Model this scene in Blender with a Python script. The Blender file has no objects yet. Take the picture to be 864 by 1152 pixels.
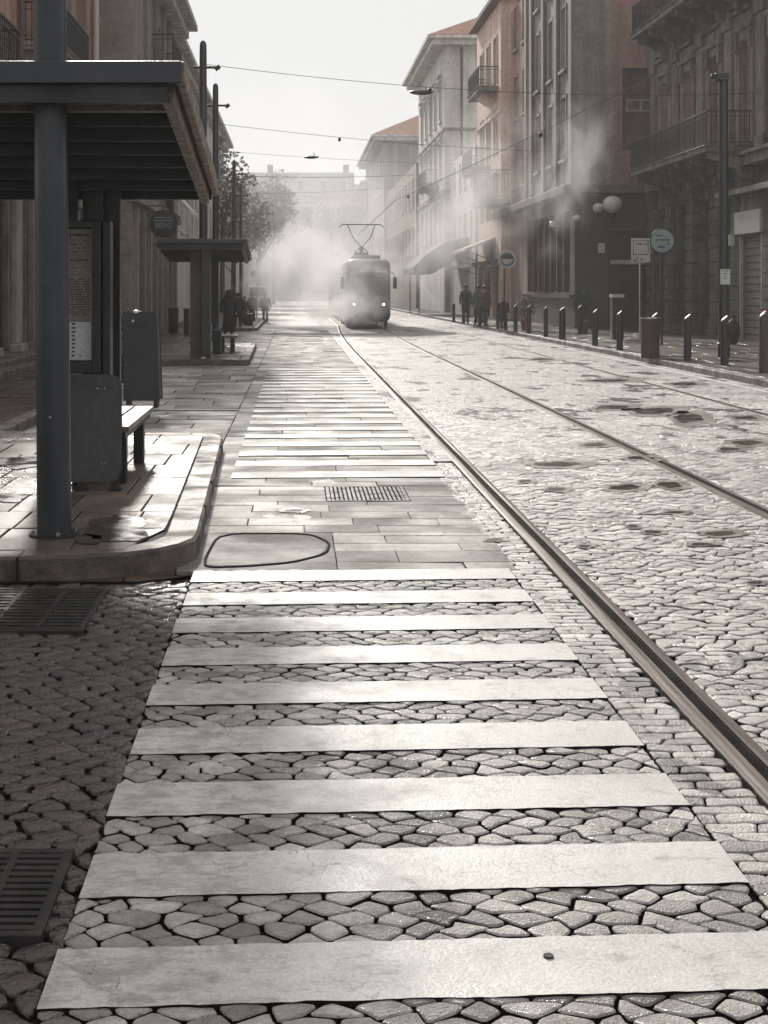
import bpy, math, random
from mathutils import Vector, Matrix, noise as mnoise
R = math.radians
random.seed(7)
rnd = random.Random(11)
scene = bpy.context.scene
COL = scene.collection
H = 1.7; F = 1600.0; VX = 332.0; VY = 326.0        # eye height, focal length (px), vanishing point of the street
def at(px, py, z=0.0):
    Y = (H - z) * F / (py - VY)
    return ((px - VX) / F * Y, Y)
def wx(px, Y): return (px - VX) / F * Y
def wz(py, Y): return H - (py - VY) / F * Y

# ------------------------------------------------------------------ materials
def nodes_of(name):
    m = bpy.data.materials.new(name); m.use_nodes = True
    nt = m.node_tree; b = nt.nodes['Principled BSDF']
    return m, nt, b
def N(nt, t, **kw):
    n = nt.nodes.new(t)
    for k, v in kw.items():
        if k.startswith('i_'):
            n.inputs[k[2:].replace('_', ' ')].default_value = v
        else: setattr(n, k, v)
    return n
def ramp(nt, src, p0, c0, p1, c1):
    r = N(nt, 'ShaderNodeValToRGB'); e = r.color_ramp.elements
    e[0].position = p0; e[0].color = (*c0, 1) if len(c0) == 3 else c0
    e[1].position = p1; e[1].color = (*c1, 1) if len(c1) == 3 else c1
    nt.links.new(src, r.inputs[0]); return r
def g3(v): return (v, v, v)
def M(name, col, col2=None, scale=2.0, rough=.6, rough2=None, metal=0, bump=0, bscale=30, spec=.5, stretch=(1, 1, 1), world=True, attr=None, streak=0, patch=None):
    m, nt, b = nodes_of(name); L = nt.links
    if world: src = N(nt, 'ShaderNodeNewGeometry').outputs['Position']
    else: src = N(nt, 'ShaderNodeTexCoord').outputs['Object']
    mp = N(nt, 'ShaderNodeMapping'); mp.inputs['Scale'].default_value = stretch
    L.new(src, mp.inputs['Vector'])
    n1 = N(nt, 'ShaderNodeTexNoise', i_Scale=scale, i_Detail=6.0, i_Roughness=.62); L.new(mp.outputs[0], n1.inputs['Vector'])
    if col2 is None: col2 = tuple(c * .7 for c in col)
    rc = ramp(nt, n1.outputs['Fac'], .35, col2, .65, col); out = rc.outputs[0]
    n2 = N(nt, 'ShaderNodeTexNoise', i_Scale=scale * 9, i_Detail=4.0); L.new(mp.outputs[0], n2.inputs['Vector'])
    rr = ramp(nt, n2.outputs['Fac'], .3, g3(.78), .7, g3(1.12))
    mx = N(nt, 'ShaderNodeMix', data_type='RGBA', blend_type='MULTIPLY'); mx.inputs[0].default_value = 1
    L.new(out, mx.inputs[6]); L.new(rr.outputs[0], mx.inputs[7]); out = mx.outputs[2]
    if streak:      # rain-washed dirt running down a wall
        m3 = N(nt, 'ShaderNodeMapping'); m3.inputs['Scale'].default_value = (1.6, 1.6, .12); L.new(src, m3.inputs['Vector'])
        n3 = N(nt, 'ShaderNodeTexNoise', i_Scale=1.3, i_Detail=5.0); L.new(m3.outputs[0], n3.inputs['Vector'])
        r3 = ramp(nt, n3.outputs['Fac'], .4, g3(1 - streak), .62, g3(1.0))
        m4 = N(nt, 'ShaderNodeMix', data_type='RGBA', blend_type='MULTIPLY'); m4.inputs[0].default_value = 1
        L.new(out, m4.inputs[6]); L.new(r3.outputs[0], m4.inputs[7]); out = m4.outputs[2]
    if attr:
        a = N(nt, 'ShaderNodeAttribute', attribute_name=attr)
        ra = ramp(nt, a.outputs['Fac'], 0, g3(.55), 1, g3(1.35))
        m5 = N(nt, 'ShaderNodeMix', data_type='RGBA', blend_type='MULTIPLY'); m5.inputs[0].default_value = 1
        L.new(out, m5.inputs[6]); L.new(ra.outputs[0], m5.inputs[7]); out = m5.outputs[2]
    pmask = None
    if patch:       # stains and damp patches with an outline of their own
        m6 = N(nt, 'ShaderNodeMapping'); m6.inputs['Scale'].default_value = (1, .7, 1); m6.inputs['Location'].default_value = (patch[4], 2.2, 0); L.new(src, m6.inputs['Vector'])
        n6 = N(nt, 'ShaderNodeTexNoise', i_Scale=patch[0], i_Detail=7.0, i_Roughness=.62); L.new(m6.outputs[0], n6.inputs['Vector'])
        pmask = ramp(nt, n6.outputs['Fac'], patch[1], g3(0), patch[1]+.035, g3(1)).outputs[0]
        m7 = N(nt, 'ShaderNodeMix', data_type='RGBA'); L.new(pmask, m7.inputs[0]); L.new(out, m7.inputs[6]); m7.inputs[7].default_value = (*patch[2], 1); out = m7.outputs[2]
    L.new(out, b.inputs['Base Color'])
    b.inputs['Roughness'].default_value = rough
    if rough2 is not None:
        n5 = N(nt, 'ShaderNodeTexNoise', i_Scale=scale * .8, i_Detail=5.0); L.new(mp.outputs[0], n5.inputs['Vector'])
        r5 = ramp(nt, n5.outputs['Fac'], .38, g3(rough), .62, g3(rough2)); L.new(r5.outputs[0], b.inputs['Roughness'])
    if patch:
        f7 = N(nt, 'ShaderNodeMix', data_type='FLOAT'); L.new(pmask, f7.inputs[0]); f7.inputs[3].default_value = patch[3]
        if b.inputs['Roughness'].is_linked:
            so = b.inputs['Roughness'].links[0].from_socket; L.new(so, f7.inputs[2])
        else: f7.inputs[2].default_value = rough
        L.new(f7.outputs[0], b.inputs['Roughness'])
    b.inputs['Metallic'].default_value = metal
    b.inputs['Specular IOR Level'].default_value = spec
    if bump:
        n4 = N(nt, 'ShaderNodeTexNoise', i_Scale=bscale, i_Detail=5.0); L.new(src, n4.inputs['Vector'])
        bp = N(nt, 'ShaderNodeBump', i_Strength=bump, i_Distance=.02); L.new(n4.outputs['Fac'], bp.inputs['Height'])
        L.new(bp.outputs[0], b.inputs['Normal'])
    return m
def emis(name, col, s):
    m, nt, b = nodes_of(name); b.inputs['Base Color'].default_value = (*col, 1)
    b.inputs['Emission Color'].default_value = (*col, 1); b.inputs['Emission Strength'].default_value = s; return m

mt = {}
mt['cobble'] = M('wet_cobble', (.56, .53, .50), (.28, .26, .24), scale=4.0, rough=.2, rough2=.55, bump=1.0, bscale=130, attr='rnd', spec=.6)
mt['shadecobble'] = M('shade_toned_wet_cobble', (.045, .029, .021), (.010, .0065, .0045), scale=3.4, rough=.1, rough2=.4, bump=.9, bscale=55, spec=.6, attr='rnd')  # same wet stones, with canopy shade and dark reflections put into the colour
mt['sett'] = M('wet_sett', (.47, .445, .42), (.23, .21, .19), scale=3.2, rough=.2, rough2=.6, bump=.7, bscale=120, attr='rnd', patch=(1.1,.575,(.05,.042,.036),.45,1.0))
mt['joint'] = M('joint_grit', (.020, .016, .014), (.007, .006, .005), scale=4, rough=.7, rough2=.95, bump=.8, bscale=60, spec=.12)
mt['grime'] = M('black_grime', (.012, .010, .009), (.005, .004, .004), scale=6, rough=.9, rough2=1.0, spec=.05)
mt['slab'] = M('street_slab', (.45, .43, .405), (.27, .255, .235), scale=2.0, rough=.6, rough2=.9, bump=.5, bscale=90, attr='rnd', spec=.2, patch=(1.3,.62,(.10,.085,.07),.35,4.0))
mt['platform'] = M('platform_slab', (.17, .135, .11), (.07, .05, .038), scale=1.6, rough=.45, rough2=.8, bump=.4, bscale=80, attr='rnd', spec=.25, patch=(.75,.53,(.045,.028,.019),.16,7.3))
mt['pave'] = M('pavement_slab', (.085, .060, .046), (.028, .019, .014), scale=1.4, rough=.4, rough2=.75, bump=.4, bscale=80, attr='rnd', spec=.2, patch=(.8,.56,(.03,.018,.012),.12,3.0))
mt['kerb'] = M('granite_kerb', (.15, .125, .108), (.045, .034, .028), scale=3.4, rough=.35, rough2=.75, bump=.7, bscale=90, spec=.35)
def paint(name, base, worn, seed):  # worn: colour for both the wear and the canopy shade at the left ends
    m, nt, b = nodes_of(name); L = nt.links; pos = N(nt, 'ShaderNodeNewGeometry').outputs['Position']
    def noise(sc, det=6.0, rg=.65, st=(1,1,1)):
        mp = N(nt, 'ShaderNodeMapping'); mp.inputs['Scale'].default_value = st; mp.inputs['Location'].default_value = (seed, seed*.7, 0); L.new(pos, mp.inputs['Vector'])
        n = N(nt, 'ShaderNodeTexNoise', i_Scale=sc, i_Detail=det, i_Roughness=rg); L.new(mp.outputs[0], n.inputs['Vector']); return n.outputs['Fac']
    big = ramp(nt, noise(1.3, 8.0, .7), .36, tuple(c*.80 for c in base), .62, base)
    grain = ramp(nt, noise(150.0, 3.0), .30, g3(.72), .62, g3(1.06))
    a = N(nt, 'ShaderNodeMix', data_type='RGBA', blend_type='MULTIPLY'); a.inputs[0].default_value = 1; L.new(big.outputs[0], a.inputs[6]); L.new(grain.outputs[0], a.inputs[7])
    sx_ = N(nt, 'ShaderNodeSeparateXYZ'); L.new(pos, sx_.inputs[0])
    left_shade = N(nt, 'ShaderNodeMapRange', interpolation_type='SMOOTHSTEP'); left_shade.inputs['From Min'].default_value = .15; left_shade.inputs['From Max'].default_value = -.35; left_shade.inputs['To Max'].default_value = .10; L.new(sx_.outputs[0], left_shade.inputs['Value'])  # greys the left ends further: canopy shade worked into the wear mask
    wn = N(nt, 'ShaderNodeMath', operation='ADD'); L.new(noise(7.0, 9.0, .78, (1, 1.6, 1)), wn.inputs[0]); L.new(left_shade.outputs[0], wn.inputs[1])
    wear_shade = ramp(nt, wn.outputs[0], .54, g3(0), .67, g3(.8))
    w2 = N(nt, 'ShaderNodeMix', data_type='RGBA'); L.new(wear_shade.outputs[0], w2.inputs[0]); L.new(a.outputs[2], w2.inputs[6]); w2.inputs[7].default_value = (*worn, 1)
    v = N(nt, 'ShaderNodeTexVoronoi', feature='DISTANCE_TO_EDGE', i_Scale=5.0); 
    dn = N(nt, 'ShaderNodeTexNoise', i_Scale=6.0, i_Detail=5.0); L.new(pos, dn.inputs['Vector'])
    dm = N(nt, 'ShaderNodeMix', data_type='RGBA'); dm.inputs[0].default_value = .22; L.new(pos, dm.inputs[6]); L.new(dn.outputs['Color'], dm.inputs[7]); L.new(dm.outputs[2], v.inputs['Vector'])
    ck = ramp(nt, v.outputs['Distance'], .0, g3(1), .012, g3(0)); ckm = ramp(nt, noise(1.9, 3.0), .45, g3(0), .6, g3(.75))
    mm = N(nt, 'ShaderNodeMath', operation='MULTIPLY'); L.new(ck.outputs[0], mm.inputs[0]); L.new(ckm.outputs[0], mm.inputs[1])
    w3 = N(nt, 'ShaderNodeMix', data_type='RGBA'); L.new(mm.outputs[0], w3.inputs[0]); L.new(w2.outputs[2], w3.inputs[6]); w3.inputs[7].default_value = (.12, .11, .10, 1)
    L.new(w3.outputs[2], b.inputs['Base Color'])
    rr = ramp(nt, noise(3.5, 6.0), .35, g3(.36), .65, g3(.72)); L.new(rr.outputs[0], b.inputs['Roughness']); b.inputs['Specular IOR Level'].default_value = .4
    hs_ = N(nt, 'ShaderNodeMath', operation='MULTIPLY_ADD'); L.new(noise(95.0, 4.0), hs_.inputs[0]); hs_.inputs[1].default_value = 1.0; L.new(noise(18.0, 5.0), hs_.inputs[2])
    bp = N(nt, 'ShaderNodeBump', i_Strength=.35, i_Distance=.006); L.new(hs_.outputs[0], bp.inputs['Height']); L.new(bp.outputs[0], b.inputs['Normal'])
    return m
mt['stripe'] = paint('worn_shaded_white_paint', (.54, .53, .505), (.24, .225, .21), 2.0)
mt['line'] = M('old_line_paint', (.60, .59, .565), (.44, .43, .41), scale=3, rough=.55, rough2=.8, bump=.3, spec=.3)
mt['rail'] = M('polished_rail_steel', (.50, .46, .42), (.28, .24, .21), scale=5, rough=.24, rough2=.36, metal=.85, stretch=(9, .12, 1))
mt['rust'] = M('dark_rust', (.05, .035, .028), (.015, .012, .01), scale=12, rough=.5, rough2=.8)
mt['iron'] = M('cast_iron', (.03, .027, .025), (.012, .011, .010), scale=9, rough=.45, rough2=.75, spec=.3)
mt['bluegrey'] = M('blue_grey_paint', (.017, .021, .028), (.010, .013, .018), scale=1.5, rough=.28, rough2=.45, world=False, bump=.05, bscale=60)
mt['darkpaint'] = M('dark_grey_paint', (.018, .019, .021), (.011, .012, .013), scale=2, rough=.35, rough2=.55, world=False, bump=.08, bscale=50)
mt['black'] = M('black_plastic', (.008, .008, .009), (.004, .004, .004), scale=3, rough=.4, rough2=.6)
mt['gutter'] = M('weathered_edge_trim', (.30, .24, .18), (.10, .075, .055), scale=14, rough=.35, rough2=.7, bump=.8, bscale=80)
mt['panelgrey'] = M('scuffed_grey_panel', (.06, .06, .063), (.038, .038, .041), scale=2.5, rough=.4, rough2=.65, world=False, bump=.1, bscale=40)
mt['beam'] = M('pale_soffit_beam', (.20, .16, .13), (.13, .10, .08), scale=3, rough=.6)
mt['wood'] = M('bench_wood', (.17, .12, .085), (.10, .07, .048), scale=5, rough=.35, rough2=.5, stretch=(8, .6, 1))
mt['glass'] = M('window_glass', (.02, .022, .024), (.008, .009, .01), scale=.5, rough=.06, rough2=.16, spec=.6)
mt['paleglass'] = M('curtained_glass', (.16, .17, .17), (.09, .095, .095), scale=1.5, rough=.12, rough2=.3)
mt['wframe'] = M('pale_window_frame', (.42, .40, .36), (.28, .26, .23), scale=4, rough=.6)
mt['dframe'] = M('dark_window_frame', (.07, .065, .06), (.04, .036, .034), scale=4, rough=.6)
mt['terra'] = M('terracotta_render', (.46, .27, .205), (.33, .19, .145), scale=.8, rough=.9, bump=.3, bscale=8, streak=.3)
mt['pinkst'] = M('faded_pink_render', (.42, .275, .235), (.29, .19, .16), scale=.7, rough=.9, bump=.3, bscale=8, streak=.35)
mt['orange'] = M('peach_render', (.80, .59, .49), (.70, .50, .41), scale=.5, rough=.9, bump=.3, bscale=6, streak=.25)
mt['brownred'] = M('dull_red_render', (.17, .105, .09), (.12, .075, .065), scale=.8, rough=.9, bump=.3, bscale=8, streak=.3)
mt['grey'] = M('grey_render', (.36, .34, .305), (.26, .245, .22), scale=.7, rough=.9, bump=.3, bscale=8, streak=.35)
mt['beige'] = M('beige_render', (.33, .29, .25), (.23, .20, .172), scale=.7, rough=.9, bump=.3, bscale=8, streak=.3)
mt['paleren'] = M('pale_render', (.72, .70, .66), (.56, .545, .51), scale=.5, rough=.9, bump=.2, bscale=8, streak=.3)
mt['stone'] = M('weathered_stone', (.30, .26, .23), (.15, .13, .11), scale=1.3, rough=.85, bump=.8, bscale=9, streak=.4)
mt['darkstone'] = M('sooty_stone', (.15, .132, .118), (.07, .06, .053), scale=1.3, rough=.8, bump=.8, bscale=9, streak=.4)
mt['darkwall'] = M('sooty_shopfront', (.055, .05, .047), (.03, .028, .026), scale=1, rough=.6, bump=.3, bscale=9)
mt['gloombrown'] = M('dark_oxblood_gloom', (.045, .018, .014), (.022, .009, .008), scale=2, rough=.6)
mt['tile'] = M('clay_roof_tile', (.42, .21, .14), (.25, .12, .08), scale=3, rough=.85, bump=1, bscale=12)
mt['wrought'] = M('wrought_iron', (.03, .03, .03), (.015, .015, .015), scale=5, rough=.55, metal=.2)
mt['shutter'] = M('steel_shutter', (.20, .19, .175), (.13, .12, .11), scale=3, rough=.55)
mt['white'] = M('dull_white_panel', (.55, .545, .52), (.45, .44, .42), scale=3, rough=.5)
mt['globe'] = M('opal_lamp_glass', (.60, .60, .57), (.5, .5, .48), scale=3, rough=.3)
mt['paper'] = M('yellowed_timetable', (.24, .215, .165), (.18, .16, .12), scale=5, rough=.5)
mt['whitepaper'] = M('white_notice_paper', (.55, .57, .58), (.48, .5, .5), scale=5, rough=.5)
mt['ink'] = M('printed_ink', (.03, .03, .032), (.02, .02, .02), scale=9, rough=.6)
mt['blueink'] = M('blue_ink', (.03, .07, .13), (.02, .05, .1), scale=9, rough=.6)
mt['tealsign'] = M('faded_teal_sign', (.30, .40, .40), (.20, .28, .28), scale=2.5, rough=.5)
mt['green'] = M('faded_green_stroke', (.10, .13, .08), (.07, .09, .06), scale=5, rough=.5)
mt['red'] = M('dull_red_paint', (.22, .03, .028), (.15, .02, .02), scale=5, rough=.5)
mt['tram'] = M('tram_paint', (.15, .135, .125), (.10, .088, .08), scale=1, rough=.3, rough2=.45, world=False)
mt['tramroof'] = M('tram_roof_grey', (.30, .30, .29), (.22, .22, .21), scale=1, rough=.5, world=False)
mt['head'] = emis('tram_headlight', (1, .72, .40), 4.5)
mt['head2'] = emis('tram_headlight_pale', (1, .86, .70), 3.5)
mt['rubber'] = M('black_rubber', (.015, .015, .015), (.01, .01, .01), scale=5, rough=.7)
mt['brown'] = M('brown_bin_metal', (.075, .05, .04), (.05, .033, .027), scale=4, rough=.5, rough2=.7)
mt['shine'] = M('wet_steel_cap', (.55, .54, .52), (.4, .4, .38), scale=6, rough=.18, metal=.8)
mt['skin'] = M('skin', (.38, .22, .16), (.34, .19, .14), scale=5, rough=.5)
mt['hair'] = M('dark_hair', (.02, .015, .012), (.01, .008, .006), scale=20, rough=.6)
mt['carwhite'] = M('white_car_paint', (.70, .70, .68), (.62, .62, .6), scale=1, rough=.25)
mt['canvas'] = M('dark_awning_cloth', (.07, .07, .062), (.045, .045, .04), scale=2, rough=.9)
mt['palecanvas'] = M('pale_awning_cloth', (.42, .36, .28), (.34, .29, .22), scale=2, rough=.9)
mt['bark'] = M('bark', (.07, .055, .045), (.04, .03, .025), scale=4, rough=.9, bump=.6, bscale=12)
mt['leaf'] = M('winter_leaf', (.21, .21, .18), (.14, .142, .12), scale=.6, rough=.7)
mt['leafd'] = M('evergreen_leaf', (.045, .055, .038), (.025, .032, .022), scale=.6, rough=.7)
mt['pot'] = M('terracotta_pot', (.2, .1, .07), (.14, .07, .05), scale=6, rough=.8)
def cloth(n, c): 
    if n not in mt: mt[n] = M(n, c, tuple(x * .7 for x in c), scale=5, rough=.85, bump=.4, bscale=30, world=False)
    return mt[n]

# roadway material: worn stone and asphalt with tarry and wet patches of their own shape
def road_mat():
    m, nt, b = nodes_of('worn_roadway'); L = nt.links
    pos = N(nt, 'ShaderNodeNewGeometry').outputs['Position']
    n1 = N(nt, 'ShaderNodeTexNoise', i_Scale=.7, i_Detail=8.0, i_Roughness=.65); L.new(pos, n1.inputs['Vector'])
    c1 = ramp(nt, n1.outputs['Fac'], .33, (.30, .283, .265), .66, (.58, .56, .54))
    mp = N(nt, 'ShaderNodeMapping'); mp.inputs['Scale'].default_value = (7.0, 8.5, 1); L.new(pos, mp.inputs['Vector'])
    v = N(nt, 'ShaderNodeTexVoronoi', feature='DISTANCE_TO_EDGE', i_Scale=1.0); L.new(mp.outputs[0], v.inputs['Vector'])
    vj = ramp(nt, v.outputs['Distance'], .02, g3(.25), .10, g3(1))
    v2 = N(nt, 'ShaderNodeTexVoronoi', i_Scale=1.0); L.new(mp.outputs[0], v2.inputs['Vector'])
    vc = ramp(nt, v2.outputs['Color'], 0, g3(.72), 1, g3(1.2))
    a = N(nt, 'ShaderNodeMix', data_type='RGBA', blend_type='MULTIPLY'); a.inputs[0].default_value = 1
    L.new(c1.outputs[0], a.inputs[6]); L.new(vj.outputs[0], a.inputs[7])
    a2 = N(nt, 'ShaderNodeMix', data_type='RGBA', blend_type='MULTIPLY'); a2.inputs[0].default_value = 1
    L.new(a.outputs[2], a2.inputs[6]); L.new(vc.outputs[0], a2.inputs[7])
    # patches
    mp2 = N(nt, 'ShaderNodeMapping'); mp2.inputs['Scale'].default_value = (.75, .42, 1); mp2.inputs['Location'].default_value = (3.3, 1.7, 0); L.new(pos, mp2.inputs['Vector'])
    n2 = N(nt, 'ShaderNodeTexNoise', i_Scale=1.25, i_Detail=6.0, i_Roughness=.6); L.new(mp2.outputs[0], n2.inputs['Vector'])
    pm = ramp(nt, n2.outputs['Fac'], .575, g3(0), .60, g3(1))
    n3 = N(nt, 'ShaderNodeTexNoise', i_Scale=3.2, i_Detail=4.0); L.new(mp2.outputs[0], n3.inputs['Vector'])
    pm2 = ramp(nt, n3.outputs['Fac'], .625, g3(0), .64, g3(1))
    mxm = N(nt, 'ShaderNodeMath', operation='MAXIMUM'); L.new(pm.outputs[0], mxm.inputs[0]); L.new(pm2.outputs[0], mxm.inputs[1])
    a3 = N(nt, 'ShaderNodeMix', data_type='RGBA'); L.new(mxm.outputs[0], a3.inputs[0]); L.new(a2.outputs[2], a3.inputs[6]); a3.inputs[7].default_value = (.045, .038, .033, 1)
    L.new(a3.outputs[2], b.inputs['Base Color'])
    rr = ramp(nt, n1.outputs['Fac'], .35, g3(.48), .65, g3(.8))
    rm = N(nt, 'ShaderNodeMix', data_type='FLOAT'); L.new(mxm.outputs[0], rm.inputs[0]); L.new(rr.outputs[0], rm.inputs[2]); rm.inputs[3].default_value = .5
    L.new(rm.outputs[0], b.inputs['Roughness'])
    sm = N(nt, 'ShaderNodeMix', data_type='FLOAT'); L.new(mxm.outputs[0], sm.inputs[0]); sm.inputs[2].default_value = .35; sm.inputs[3].default_value = .10
    L.new(sm.outputs[0], b.inputs['Specular IOR Level'])
    inv = N(nt, 'ShaderNodeMath', operation='SUBTRACT'); inv.inputs[0].default_value = 1; L.new(mxm.outputs[0], inv.inputs[1])
    n4 = N(nt, 'ShaderNodeTexNoise', i_Scale=28.0, i_Detail=4.0); L.new(pos, n4.inputs['Vector'])
    ad = N(nt, 'ShaderNodeMath', operation='MULTIPLY_ADD'); L.new(n4.outputs['Fac'], ad.inputs[0]); ad.inputs[1].default_value = .5; L.new(vj.outputs[0], ad.inputs[2])
    bp = N(nt, 'ShaderNodeBump', i_Distance=.012); L.new(ad.outputs[0], bp.inputs['Height'])
    ms = N(nt, 'ShaderNodeMath', operation='MULTIPLY'); L.new(inv.outputs[0], ms.inputs[0]); ms.inputs[1].default_value = .6
    L.new(ms.outputs[0], bp.inputs['Strength']); L.new(bp.outputs[0], b.inputs['Normal'])
    return m
mt['road'] = road_mat()
for k_, cw, cr in (('cobble', .5, .16), ('shadecobble', .6, .05), ('sett', .35, .2), ('platform', .25, .25), ('pave', .3, .2)):     # film of rainwater
    b_ = mt[k_].node_tree.nodes['Principled BSDF']; b_.inputs['Coat Weight'].default_value = cw; b_.inputs['Coat Roughness'].default_value = cr; b_.inputs['Coat IOR'].default_value = 1.4
    if b_.inputs['Normal'].is_linked: mt[k_].node_tree.links.new(b_.inputs['Normal'].links[0].from_socket, b_.inputs['Coat Normal'])

# ------------------------------------------------------------------ mesh helpers
ORG = {}
class MB:
    def __init__(s): s.v = []; s.f = []; s.a = None; s.mi = None; s.m2 = None
    def add(s, vs, fs):
        n = len(s.v); s.v += [tuple(x) for x in vs]; s.f += [tuple(i + n for i in f) for f in fs]; return s
    def box(s, x0, x1, y0, y1, z0, z1):
        return s.add([(x0,y0,z0),(x1,y0,z0),(x1,y1,z0),(x0,y1,z0),(x0,y0,z1),(x1,y0,z1),(x1,y1,z1),(x0,y1,z1)],
                     [(0,3,2,1),(4,5,6,7),(0,1,5,4),(1,2,6,5),(2,3,7,6),(3,0,4,7)])
    def hexa(s, p):   # 8 corner points, same order as box
        return s.add(p, [(0,3,2,1),(4,5,6,7),(0,1,5,4),(1,2,6,5),(2,3,7,6),(3,0,4,7)])
    def quad(s, a, b, c, d): return s.add([a,b,c,d], [(0,1,2,3)])
    def cyl(s, p0, p1, r0, r1=None, n=12, cap=True):
        r1 = r0 if r1 is None else r1
        p0 = Vector(p0); p1 = Vector(p1); d = (p1 - p0)
        if d.length < 1e-6: return s
        d.normalize(); u = d.cross(Vector((0,0,1)) if abs(d.z) < .9 else Vector((1,0,0))).normalized(); w = d.cross(u)
        vs = []
        for p, r in ((p0, r0), (p1, r1)):
            for i in range(n):
                a = 2*math.pi*i/n; vs.append(p + u*r*math.cos(a) + w*r*math.sin(a))
        fs = [(i, (i+1) % n, n + (i+1) % n, n + i) for i in range(n)]
        if cap: fs += [tuple(range(n))[::-1], tuple(range(n, 2*n))]
        return s.add(vs, fs)
    def tube(s, pts, r, n=6):
        for a, b in zip(pts[:-1], pts[1:]): s.cyl(a, b, r, r, n)
        return s
    def lathe(s, prof, c=(0,0,0), n=20, axis='z'):
        vs = []; 
        for r, h in prof:
            for i in range(n):
                a = 2*math.pi*i/n; x, y = r*math.cos(a), r*math.sin(a)
                vs.append((c[0]+x, c[1]+y, c[2]+h) if axis == 'z' else (c[0]+x, c[1]+h, c[2]+y))
        fs = []
        for k in range(len(prof)-1):
            for i in range(n): fs.append((k*n+i, k*n+(i+1)%n, (k+1)*n+(i+1)%n, (k+1)*n+i))
        fs += [tuple(range(n))[::-1], tuple(range((len(prof)-1)*n, len(prof)*n))]
        return s.add(vs, fs)
    def prism(s, poly, z0, z1):
        n = len(poly)
        return s.add([(x,y,z0) for x,y in poly] + [(x,y,z1) for x,y in poly],
                     [tuple(range(n))[::-1], tuple(range(n, 2*n))] + [(i,(i+1)%n,n+(i+1)%n,n+i) for i in range(n)])
    def prism_xz(s, poly, y0, y1):
        n = len(poly)
        return s.add([(x,y0,z) for x,z in poly] + [(x,y1,z) for x,z in poly],
                     [tuple(range(n)), tuple(range(n, 2*n))[::-1]] + [(i,(i+1)%n,n+(i+1)%n,n+i) for i in range(n)])
    def prism_yz(s, poly, x0, x1):
        n = len(poly)
        return s.add([(x0,y,z) for y,z in poly] + [(x1,y,z) for y,z in poly],
                     [tuple(range(n)), tuple(range(n, 2*n))[::-1]] + [(i,(i+1)%n,n+(i+1)%n,n+i) for i in range(n)])
    def sphere(s, c, r, n=14, m=9, sc=(1,1,1)):
        vs = []; fs = []
        for j in range(m+1):
            t = math.pi*j/m
            for i in range(n):
                a = 2*math.pi*i/n
                vs.append((c[0]+r*sc[0]*math.sin(t)*math.cos(a), c[1]+r*sc[1]*math.sin(t)*math.sin(a), c[2]+r*sc[2]*math.cos(t)))
        for j in range(m):
            for i in range(n): fs.append((j*n+i, (j+1)*n+i, (j+1)*n+(i+1)%n, j*n+(i+1)%n))
        return s.add(vs, fs)
    def build(s, name, mat, parent=None, smooth=False, bevel=0, seg=2, **tags):
        if parent is None:
            xs = [v[0] for v in s.v]; ys = [v[1] for v in s.v]; zs = [v[2] for v in s.v]
            o0 = Vector(((min(xs)+max(xs))/2, (min(ys)+max(ys))/2, min(zs)))
            if tags.get('kind') == 'structure': o0 = Vector((0,0,0))
        else: o0 = ORG[parent.name]
        me = bpy.data.meshes.new(name)
        me.from_pydata([(v[0]-o0.x, v[1]-o0.y, v[2]-o0.z) for v in s.v], [], s.f); me.update()
        if isinstance(mat, str): mat = mt[mat]
        me.materials.append(mat)
        if s.mi is not None: me.materials.append(mt[s.m2]); me.polygons.foreach_set('material_index', s.mi)
        if s.a is not None:
            at_ = me.attributes.new('rnd', 'FLOAT', 'FACE'); at_.data.foreach_set('value', s.a)
        o = bpy.data.objects.new(name, me); COL.objects.link(o)
        if parent is None: o.location = o0
        else: o.parent = parent
        ORG[o.name] = o0
        if smooth:
            me.shade_smooth()
            if smooth == 'auto': me.set_sharp_from_angle(angle=R(35))
        if bevel:
            b = o.modifiers.new('edge', 'BEVEL'); b.width = bevel; b.segments = seg; b.limit_method = 'ANGLE'; b.angle_limit = R(40)
        tagit(o, **tags); return o
def tagit(o, label=None, cat=None, group=None, kind=None):
    if label: o['label'] = label
    if cat: o['category'] = cat
    if group: o['group'] = group
    if kind: o['kind'] = kind
def thing(name, label, cat, loc, group=None):
    o = bpy.data.objects.new(name, None); COL.objects.link(o); o.location = loc; o.empty_display_size = .3
    ORG[o.name] = Vector(loc); tagit(o, label, cat, group); return o
def dup(root, loc, label, rz=0, scale=None):
    r = root.copy(); COL.objects.link(r); r.location = loc; r.rotation_euler = (0,0,rz); r['label'] = label
    if scale: r.scale = scale
    ORG[r.name] = Vector(loc)
    def rec(src, dst):
        for ch in list(src.children):
            if ch.name not in scene.objects: continue
            c = ch.copy(); COL.objects.link(c); c.parent = dst; ORG[c.name] = Vector(loc); rec(ch, c)
    rec(root, r); return r
def text_mesh(body, size, mat, parent, loc, rot=(R(90), 0, 0), name='lettering', ext=.003):
    cu = bpy.data.curves.new(name, 'FONT'); cu.body = body; cu.size = size; cu.extrude = ext; cu.align_x = 'CENTER'; cu.align_y = 'CENTER'
    t = bpy.data.objects.new(name, cu); COL.objects.link(t)
    dg = bpy.context.evaluated_depsgraph_get(); me = bpy.data.meshes.new_from_object(t.evaluated_get(dg))
    bpy.data.objects.remove(t); me.materials.clear(); me.materials.append(mt[mat])
    o = bpy.data.objects.new(name, me); COL.objects.link(o); o.parent = parent
    o.location = Vector(loc) - ORG[parent.name]; o.rotation_euler = rot; return o

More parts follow.
